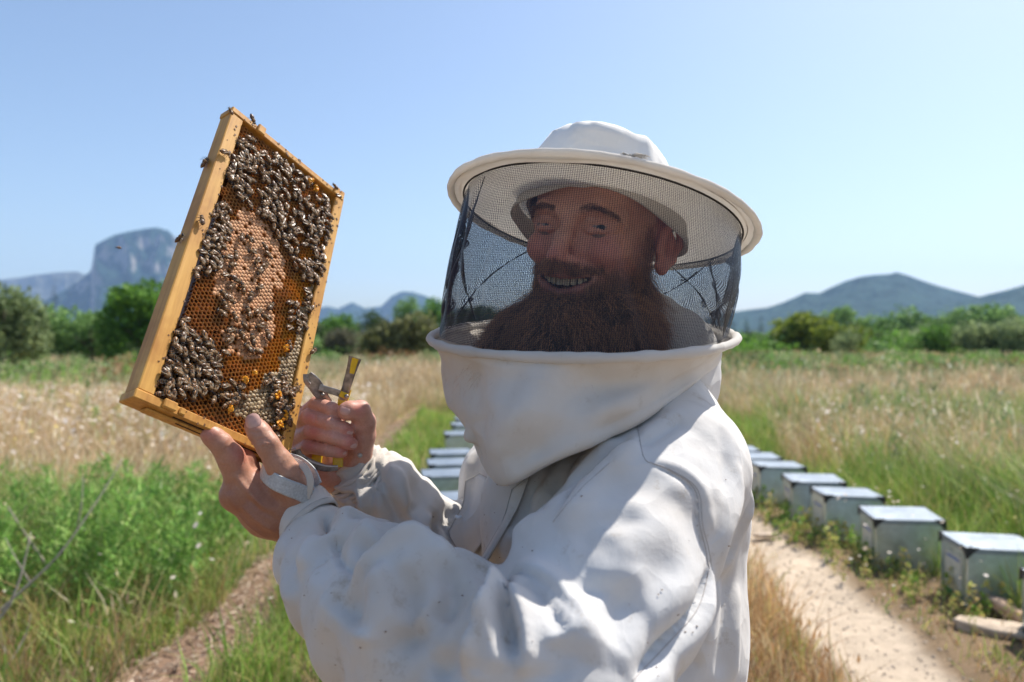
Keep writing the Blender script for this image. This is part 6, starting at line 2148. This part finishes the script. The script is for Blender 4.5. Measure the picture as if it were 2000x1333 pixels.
# ---- yoke (cloth collar below the veil)
Rc = PA(1134, 655, .95); Ur = np.array([-.012, -.130, .99]); Ur /= np.linalg.norm(Ur)
xa = np.array([1.0, 0, 0]) - Ur[0] * Ur; xa /= np.linalg.norm(xa); ya = np.cross(Ur, xa)       # ya points away from the camera
RR = .192
def ringpt(phi, R, dz=0.0): return Rc + (xa * math.cos(phi) - ya * math.sin(phi)) * R + Ur * dz
phis = np.arange(0, 360, 30)
mid1 = {0: (1408, 672, .955), 30: (1382, 712, .865), 60: (1260, 745, .795), 90: (1125, 750, .768), 120: (1000, 745, .785), 150: (905, 735, .845), 180: (867, 710, .935),
        210: (900, 690, 1.03), 240: (1010, 680, 1.10), 270: (1150, 675, 1.13), 300: (1280, 675, 1.10), 330: (1375, 672, 1.03)}
mid2 = {0: (1404, 700, .965), 30: (1370, 738, .870), 60: (1268, 795, .785), 90: (1120, 815, .752), 120: (985, 815, .770), 150: (908, 805, .835), 180: (885, 790, .915),
        210: (900, 765, 1.02), 240: (1010, 740, 1.10), 270: (1150, 725, 1.12), 300: (1280, 715, 1.10), 330: (1370, 705, 1.04)}
mid3 = {0: (1385, 715, .970), 30: (1350, 752, .865), 60: (1240, 832, .780), 90: (1108, 868, .750), 120: (1000, 885, .768), 150: (938, 868, .832), 180: (918, 838, .900),
        210: (925, 810, 1.00), 240: (1010, 780, 1.07), 270: (1150, 755, 1.10), 300: (1280, 735, 1.08), 330: (1360, 722, 1.03)}
end_ = {0: (1365, 722, .975), 30: (1330, 764, .862), 60: (1200, 848, .785), 90: (1092, 900, .757), 120: (1005, 938, .768), 150: (966, 938, .825), 180: (945, 900, .895),
        210: (945, 850, .98), 240: (1020, 815, 1.05), 270: (1150, 785, 1.08), 300: (1280, 750, 1.07), 330: (1345, 735, 1.02)}
tuck = {k: (v[0] + (1150 - v[0]) * .16, v[1] - 14, v[2] + (.96 - v[2]) * .25) for k, v in end_.items()}
rings = [[ringpt(math.radians(p), RR - .003, -.002) for p in phis]] + [[PA(*d_[p]) for p in phis] for d_ in (mid1, mid2, mid3, end_, tuck)]
def periodic(row, n):
    K = len(row); out = []
    for j in range(n):
        s = j / n * K; i = int(s); t = s - i
        p0, p1, p2, p3 = (row[(i + o) % K] for o in (-1, 0, 1, 2))
        out.append(.5 * ((2 * p1) + (-p0 + p2) * t + (2 * p0 - 5 * p1 + 4 * p2 - p3) * t * t + (-p0 + 3 * p1 - 3 * p2 + p3) * t ** 3))
    return np.array(out)
nphi = 240
R_ = np.array([periodic(r_, nphi) for r_ in rings])
sub = 16; rows_ = []
for i in range(len(R_) - 1):
    p0, p1, p2, p3 = R_[max(i - 1, 0)], R_[i], R_[i + 1], R_[min(i + 2, len(R_) - 1)]
    for j in range(sub):
        t = j / sub
        rows_.append(.5 * ((2 * p1) + (-p0 + p2) * t + (2 * p0 - 5 * p1 + 4 * p2 - p3) * t * t + (-p0 + 3 * p1 - 3 * p2 + p3) * t ** 3))
rows_.append(R_[-1])
G = np.array(rows_); nr = G.shape[0]
i = np.arange(nr * nphi).reshape(nr, nphi); j = np.roll(i, -1, 1)
YQ = np.stack([i[:-1], i[1:], j[1:], j[:-1]], -1).reshape(-1, 4)
YV = G.reshape(-1, 3)
YN = normals(YV, YQ)
if (YN[nphi * 20 + 60] @ (YV[nphi * 20 + 60] - Rc)) < 0: YN = -YN
D = creases(YV, YQ, [
    ([(870, 705), (880, 770), (905, 835), (935, 900)], .006, .012), ([(925, 700), (928, 780), (945, 850)], -.008, .020), ([(1080, 700), (1040, 780), (985, 860), (955, 930)], .011, .022),
    ([(895, 812), (915, 842), (930, 850)], .010, .009), ([(905, 850), (930, 862), (945, 900)], -.014, .008, 1), ([(1180, 700), (1120, 790), (1060, 860), (1010, 925)], -.006, .022),
    ([(1400, 690), (1340, 715), (1260, 765), (1160, 800)], .006, .014), ([(1395, 715), (1330, 745), (1250, 800), (1150, 860)], -.007, .012), ([(1330, 690), (1240, 740), (1160, 770)], -.006, .016),
    ([(1380, 700), (1395, 680), (1405, 665)], -.006, .010), ([(990, 700), (985, 760), (960, 810)], .004, .014), ([(1200, 850), (1100, 880), (1020, 920)], .004, .008)], YN)
hh = np.repeat(np.arange(nr), nphi) / nr
YV = YV + YN * ((D + .003 * fbm(YV, 12, 3, 5)) * smoothstep(0, .1, hh))[:, None]
yoke = link('veil_yoke', mesh_np('veil_yoke', YV, YQ, [yoke_m]), person)
sm = yoke.modifiers.new('solid', 'SOLIDIFY'); sm.thickness = .0016
# lower ring
def torus(name, c, X_, Y_, R, r, m, parent, n=120, k=14, wob=.0, flat=1.0):
    Zx = np.cross(X_, Y_); V = []
    for i in range(n):
        t = 2 * math.pi * i / n; d = X_ * math.cos(t) + Y_ * math.sin(t)
        for j in range(k):
            w = 2 * math.pi * j / k
            rw = r * (1 + wob * math.sin(t * 13 + 2 * math.sin(t * 5)) + wob * .5 * math.sin(t * 41 + j))
            V.append(c + d * (R + rw * math.cos(w)) + Zx * rw * math.sin(w) * flat)
    F = []
    for i in range(n):
        for j in range(k):
            F.append((i * k + j, ((i + 1) % n) * k + j, ((i + 1) % n) * k + (j + 1) % k, i * k + (j + 1) % k))
    return link(name, mesh_np(name, np.array(V), np.array(F), [m]), parent)
torus('lower_ring', Rc, xa, ya, RR, .0056, hat_m, yoke, wob=.14)

# ---- hat
Bc = PA(1173, 421, .95); Ub = np.array([.185, .150, .965]); Ub /= np.linalg.norm(Ub)
bx_ = np.array([1.0, 0, 0]) - Ub[0] * Ub; bx_ /= np.linalg.norm(bx_); by_ = np.cross(Ub, bx_)
BR = .193
def hp(phi, R, z): return Bc + (bx_ * math.cos(phi) - by_ * math.sin(phi)) * R + Ub * z
def lathe(name, prof, m, parent, n=180, fn=None, close=False):
    V = []
    for (R, z) in prof:
        for j in range(n):
            phi = 2 * math.pi * j / n
            dR, dz = (0, 0) if fn is None else fn(phi, R, z)
            V.append(hp(phi, R + dR, z + dz))
    k = len(prof); i = np.arange(k * n).reshape(k, n); j = np.roll(i, -1, 1)
    F = np.stack([i[:-1], i[1:], j[1:], j[:-1]], -1).reshape(-1, 4)
    if close: F = np.concatenate([F, np.stack([i[-1], i[0], j[0], j[-1]], -1)])
    return link(name, mesh_np(name, np.array(V), F, [m]), parent)
def brimfn(phi, R, z):
    t = (R - .09) / (BR - .09)
    return 0, .0035 * math.sin(2 * phi + .5) * max(t, 0) ** 2 + .0012 * math.sin(9 * phi) * max(t, 0)
brim = lathe('hat_brim', [(.092, .004), (.12, .0025), (.15, .000), (.175, -.002), (BR, -.004), (BR, -.0075), (.175, -.006), (.15, -.004), (.12, -.0015), (.092, 0)], hat_m, person, fn=brimfn, close=True)
# concentric stitching on the brim and its padded edge
torus('brim_piping', Bc - Ub * .0055, bx_, by_, BR + .0015, .0050, hat_m, brim, n=260, wob=.10, flat=.85)
for R in (.182,):
    torus('brim_stitch', Bc + Ub * (-.0047 - .0006 + (.152 - R) * -.05), bx_, by_, R, .0007, seam_m, brim, n=120, k=5)
def crownfn(phi, R, z):
    p = np.array([[math.cos(phi) * R, math.sin(phi) * R, z]])
    f = float(fbm(p, 26, 3, 4)[0]) * .0080
    cr = .009 * math.exp(-((phi - 1.12) / .12) ** 2) * min(1, z / .04)
    cr += -.010 * math.exp(-((phi - 1.75) / .45) ** 2) * math.exp(-((z - .048) / .016) ** 2)
    cr += .007 * math.exp(-((phi - 1.75) / .6) ** 2) * math.exp(-((z - .077) / .009) ** 2)
    return f * min(1, z / .02) + cr - .009 * math.cos(phi) * max(z, 0) / .09, f * .7 + .004 * math.cos(2 * phi + 2.2) * max(z, 0) / .09
crown_m = cotton('crown_cotton', (.84, .83, .80), stain=.15)
crown = lathe('hat_crown', [(.0965, -.002), (.0965, .006), (.0960, .018), (.095, .032), (.0935, .046), (.0915, .058), (.0885, .069), (.083, .0785), (.074, .086), (.062, .0905), (.046, .093), (.028, .0945), (.010, .095), (.0005, .095)], crown_m, person, fn=crownfn)
c_ = []
for phi0 in (1.12, 3.0, 5.1):
    m = MB()
    pts = []
    for (R, z) in [(.0955, .010), (.092, .032), (.0855, .058), (.074, .0768), (.052, .0873), (.022, .0915), (.002, .0920)]:
        dR, dz = crownfn(phi0, R, z); pts.append(hp(phi0, R + dR + .0006, z + dz + .0004))
    m.tube(resample(pts, .006), .0011, 6); m.build('crown_seam', crown_m, crown, True)
m = MB()
pts = [hp(t, .0975 + .0008 * math.sin(t * 9), .010) for t in np.linspace(0, 2 * math.pi, 90)]
m.tube(pts, .0016, 6, cap=False); m.build('crown_band', crown_m, crown, True)
# frayed tie at the brim front
m = MB(); rr = random.Random(3)
for k in range(16):
    c0 = hp(1.52 + rr.uniform(-.05, .05), BR + .003, -.001)
    m.tube([c0, c0 + (rr.uniform(-.008, .008), -.001, rr.uniform(.0, .003)), c0 + (rr.uniform(-.012, .014), -.001, rr.uniform(-.003, .003))], .0006, 5)
m.build('loose_threads', hat_m, brim, True)
# sweat band hanging inside
def bandfn(phi, R, z):
    k = 1 - .9 * math.exp(-((phi - 1.9) / .85) ** 2)
    return .004 * math.sin(5 * phi) * (1 if z < -.01 else .4), (-z - .0035) * (1 - k) - .004 * math.sin(3 * phi + 1) * (1 if z < -.01 else 0) * k
lathe('inner_band', [(.108, -.0035), (.109, -.010), (.111, -.022), (.112, -.030), (.1105, -.030), (.108, -.020), (.106, -.010), (.106, -.0035)], hat_m, brim, fn=bandfn)

# ---- black net veil
def veil():
    m, nt, b, out = mat('black_net')
    a = nt.nodes.new('ShaderNodeUVMap'); a.uv_map = 'UVMap'
    sx = nt.nodes.new('ShaderNodeSeparateXYZ'); nt.links.new(a.outputs[0], sx.inputs[0])
    dens = nt.nodes.new('ShaderNodeAttribute'); dens.attribute_name = 'gather'
    def line(o, w):
        fr = N(nt, 'ShaderNodeMath', operation='FRACT'); nt.links.new(o, fr.inputs[0])
        l = N(nt, 'ShaderNodeMath', operation='LESS_THAN'); nt.links.new(fr.outputs[0], l.inputs[0]); nt.links.new(dens.outputs['Fac'], l.inputs[1])
        return l.outputs[0]
    mx = N(nt, 'ShaderNodeMath', operation='MAXIMUM')
    nt.links.new(line(sx.outputs[0], .20), mx.inputs[0]); nt.links.new(line(sx.outputs[1], .20), mx.inputs[1])
    b.inputs['Base Color'].default_value = (.006, .018, .045, 1); b.inputs['Roughness'].default_value = .4
    b.inputs['Specular IOR Level'].default_value = .5
    nt.links.new(mx.outputs[0], b.inputs['Alpha'])
    n, k = 360, 60
    rv = .1765; rl = RR - .010
    GA = np.zeros((k + 1, n + 1))
    V = np.zeros((k + 1, n + 1, 3)); UV = np.zeros((k + 1, n + 1, 2))
    rg2 = random.Random(2)
    pl = [(rg2.uniform(0, 6.283), rg2.uniform(-.5, .5), rg2.uniform(.002, .006), rg2.uniform(.03, .07)) for _ in range(18)]
    pl += [(3.02, .22, .011, .035), (3.22, -.45, .010, .03), (2.80, .50, .006, .03), (3.45, .75, .009, .035), (3.85, -.85, .008, .03), (.10, -.50, .012, .04), (-.18, .40, .011, .035), (-.45, .75, .009, .03), (.32, .35, .008, .035), (5.5, -.9, .008, .03)]
    for j in range(n + 1):
        phi = 2 * math.pi * j / n
        top = hp(phi, rv, -.009)
        bot = ringpt(phi, rl, .004)
        for i in range(k + 1):
            t = i / k
            p = top * (1 - t) + bot * t
            c = Bc * (1 - t) + Rc * t
            d = p - c; d[2] = 0; d /= np.linalg.norm(d)
            w = .006 * math.sin(math.pi * t)
            for (f0, dr, am, wd) in pl:
                q = (phi - f0 - dr * (t - .5) + math.pi) % (2 * math.pi) - math.pi
                w -= am * math.exp(-(q / wd) ** 2) * min(1, 4 * t * (1 - t) + .25)
            V[i, j] = p + d * w
            GA[i, j] = .20 + .21 * (1 - math.exp(-((phi - 1.75) / 1.0) ** 4))
            UV[i, j] = (phi * rv / .0025, t * .26 / .0025)
    i = np.arange((k + 1) * (n + 1)).reshape(k + 1, n + 1)
    F = np.stack([i[:-1, :-1], i[:-1, 1:], i[1:, 1:], i[1:, :-1]], -1).reshape(-1, 4)
    me = mesh_np('veil_net', V.reshape(-1, 3), F, [m])
    vfloat(me, 'gather', GA.ravel())
    uv = me.uv_layers.new(name='UVMap')
    uv.data.foreach_set('uv', UV.reshape(-1, 2)[F.ravel()].astype(np.float32).ravel())
    o = link('veil_net', me, person); o['label'] = 'black see-through mesh veil between hat brim and collar ring'
    # net's top binding sewn under the brim
    pts = [hp(t, rv + .001, -.0085) for t in np.linspace(0, 2 * math.pi, 100)]
    mb = MB(); mb.tube(pts, .0012, 6, cap=False); mb.build('veil_binding', simple('black_tape', (.02, .02, .025), .8, bumps=0), o, True)
    # dark tubes added along the folds, imitating the darker doubled net
    mb = MB()
    for (f0, dr, am, wd) in pl[-10:]:
        pts = []
        for t in np.linspace(.02, .98, 14):
            phi = f0 + dr * (t - .5)
            p = hp(phi, rv, -.009) * (1 - t) + ringpt(phi, rl, .004) * t
            c = Bc * (1 - t) + Rc * t; d = p - c; d[2] = 0; d /= np.linalg.norm(d)
            pts.append(p + d * (.006 * math.sin(math.pi * t) - am * min(1, 4 * t * (1 - t) + .25) - .0005))
        mb.tube(pts, [.0011 * abs(math.sin(3 * q + f0)) + .0002 for q in np.linspace(0, 3, 14)], 5)
    sm_ = mb.build('dark_net_fold', simple('net_fold_dark', (.015, .017, .025), .8, bumps=0), o, True)
    sm_['kind'] = 'stuff'
veil()

# cloth at the back of the neck seen through the veil
F = Field(PA(1180, 760, .95) - [.02, .06, .03], PA(1420, 540, 1.12) + [.02, .03, .03], .006)
F.chain([(PA(1250, 640, 1.03), .055), (PA(1285, 700, 1.01), .068), (PA(1290, 760, 1.0), .065)], .03)
F.chain([(PA(1310, 700, .99), .05), (PA(1325, 740, .99), .04)], .03)
V, Q = F.mesh(); V = relax(V, Q, 2, .5); NN = normals(V, Q)
V = V + NN * (.006 * (1 - 2 * np.abs(fbm(V, 14, 3, 3))))[:, None]
link('neck_cloth', mesh_np('neck_cloth', V, Q, [suit_m]), person)
F = Field(PA(1000, 760, .83) - [.04, .1, .04], PA(1300, 700, 1.1) + [.06, .06, .06], .007)
F.ell(PA(1130, 760, .965), (.15, .13, .045), None, 0)
V, Q = F.mesh(); V = relax(V, Q, 2, .5); NN = normals(V, Q)
V = V + NN * (.006 * fbm(V, 14, 3, 3))[:, None]
link('collar_lining', mesh_np('collar_lining', V, Q, [suit_m]), person)

# specks of propolis on the cloth
m = MB(); rr = random.Random(21)
allb = tri_bvh(YV, YQ)
for k in range(95):
    if k < 40: x, y = rr.uniform(880, 1380), rr.uniform(715, 900); bb_ = allb
    else: x, y = rr.uniform(560, 1450), rr.uniform(900, 1330); bb_ = jbvh
    h = project_px(bb_, x, y)
    if h is None: continue
    s = rr.uniform(.0003, .0010)
    m.tube([h + (-s, -.0012, s * rr.uniform(-1, 1)), h + (s, -.0012, s * rr.uniform(-1, 1))], [s * .5, s * .45], 6)
o = m.build('propolis_specks', dirt_m, person, True); o['kind'] = 'stuff'

# ---- trousers and boots, below the picture
F = Field((-.10, .70, .06), (.36, 1.25, 1.06), .008)
for s in (-1, 1):
    F.chain([(np.array([.135, .96 + s * .075, .98]), .12), (np.array([.12, .95 + s * .11, .52]), .085), (np.array([.14, .95 + s * .12, .14]), .072)], .04)
V, Q = F.mesh(); V = relax(V, Q, 2, .5); NN = normals(V, Q)
V = V + NN * (.007 * (1 - 2 * np.abs(fbm(V, 9, 3, 13))))[:, None]
link('trousers', mesh_np('trousers', V, Q, [suit_m]), person)
boot_m = simple('brown_boot', (.12, .07, .04), .6)
for s in (-1, 1):
    F = Field((-.10, .95 + s * .12 - .07, -.03), (.24, .95 + s * .12 + .07, .2), .006)
    F.chain([(np.array([.145, .95 + s * .12, .15]), .055), (np.array([.15, .95 + s * .12, .05]), .048), (np.array([.0, .94 + s * .13, .035]), .042), (np.array([-.03, .94 + s * .13, .03]), .036)], .02)
    V, Q = F.mesh(); V[:, 2] = np.maximum(V[:, 2], -.005); link('boot', mesh_np('boot', V, Q, [boot_m]), person)

# ------------------------------------------------------------------ frame grip tool in the far hand
steel = simple('worn_steel', (.30, .27, .25), .35, metal=.8, var=.5, scale=120, bumps=.4)
yel = simple('yellow_paint', (.75, .50, .02), .35, var=.12, scale=150, bumps=.15)
tool = empty('frame_gripper', tuple(PA(650, 850, .985))); tag(tool, 'yellow-handled steel frame gripper held in the far fist', 'hive tool')
def bar(name, pts, w, th, m, wd=(1, 0, 0), par=tool):
    return ribbon(name, pts, w, th, m, par, wd)
bar('blade', [(670, 782, .975, .8), (677, 755, .972, .9), (686, 725, .970, 1.0), (694, 699, .968, 1.35)], .0125, .003, steel, (1, 0, .3))
bar('blade_paint', [(687, 730, .967, .7), (691, 712, .9655, .9), (694, 701, .9645, 1.0)], .0085, .001, yel, (1, 0, .3))
bar('handle', [(677, 760, .978), (670, 785, .976), (664, 830, .975), (661, 880, .968), (660, 913, .964)], .0125, .005, yel, (1, 0, .1))
bar('handle', [(641, 786, .980), (634, 800, .985), (626, 850, .985), (620, 890, .975), (617, 912, .972)], .0125, .005, yel, (1, 0, .1))
bar('jaw', [(600, 733, .955, .8), (612, 748, .958, 1.2), (622, 762, .962, 1.2), (632, 778, .968, 1.0), (640, 788, .972, .9)], .015, .003, steel, (1, .2, .6))
bar('jaw_plate', [(597, 731, .950), (598, 745, .950), (604, 752, .951)], .006, .0025, steel, (1, 0, 0))
bar('cross_link', [(624, 757, .958), (640, 762, .957), (660, 768, .960), (680, 777, .966)], .0085, .0025, steel, (.2, 0, 1))
bar('cross_link_paint', [(664, 769, .957), (681, 776, .963)], .0075, .0012, yel, (.2, 0, 1))
m = MB()
for (x, y, z) in ((630, 772, .962), (677, 775, .960)): m.tube([PA(x, y, z), PA(x, y, z - .004)], [.0032, .0028], 12)
m.build('rivet', steel, tool, True)
bar('lower_jaw', [(660, 914, .945, .6), (640, 915, .942, .8), (618, 910, .938, 1), (600, 903, .932, 1.1), (584, 893, .928, 1.2), (578, 880, .926, 1.0)], .0100, .003, steel, (0, -.2, 1))
bar('lower_jaw_lip', [(660, 911, .938, .5), (640, 911, .934, .5), (618, 906, .930, .6), (600, 898, .925, .6)], .003, .0015, simple('bright_steel', (.6, .58, .55), .3, metal=.7), (0, -.2, 1))
m = MB(); q = [PA(565, 879, .922), PA(577, 877, .922), PA(578, 890, .922), PA(566, 892, .922), PA(565, 879, .922)]
m.tube(q, .0011, 6); m.build('wire_clip', steel, tool, True)
# ------------------------------------------------------------------ haze
def haze():
    m = bpy.data.materials.new('haze_air'); m.use_nodes = True
    nt = m.node_tree; nt.nodes.clear()
    out = nt.nodes.new('ShaderNodeOutputMaterial')
    v = nt.nodes.new('ShaderNodeVolumePrincipled')
    v.inputs['Color'].default_value = (.36, .58, .98, 1)
    v.inputs['Density'].default_value = .00012
    v.inputs['Anisotropy'].default_value = .15
    nt.links.new(v.outputs[0], out.inputs['Volume'])
    mb = MB(); mb.box((0, 2590, 264), (16000, 5400, 530))
    o = mb.build('haze', m); tag(o, kind='stuff')
haze()
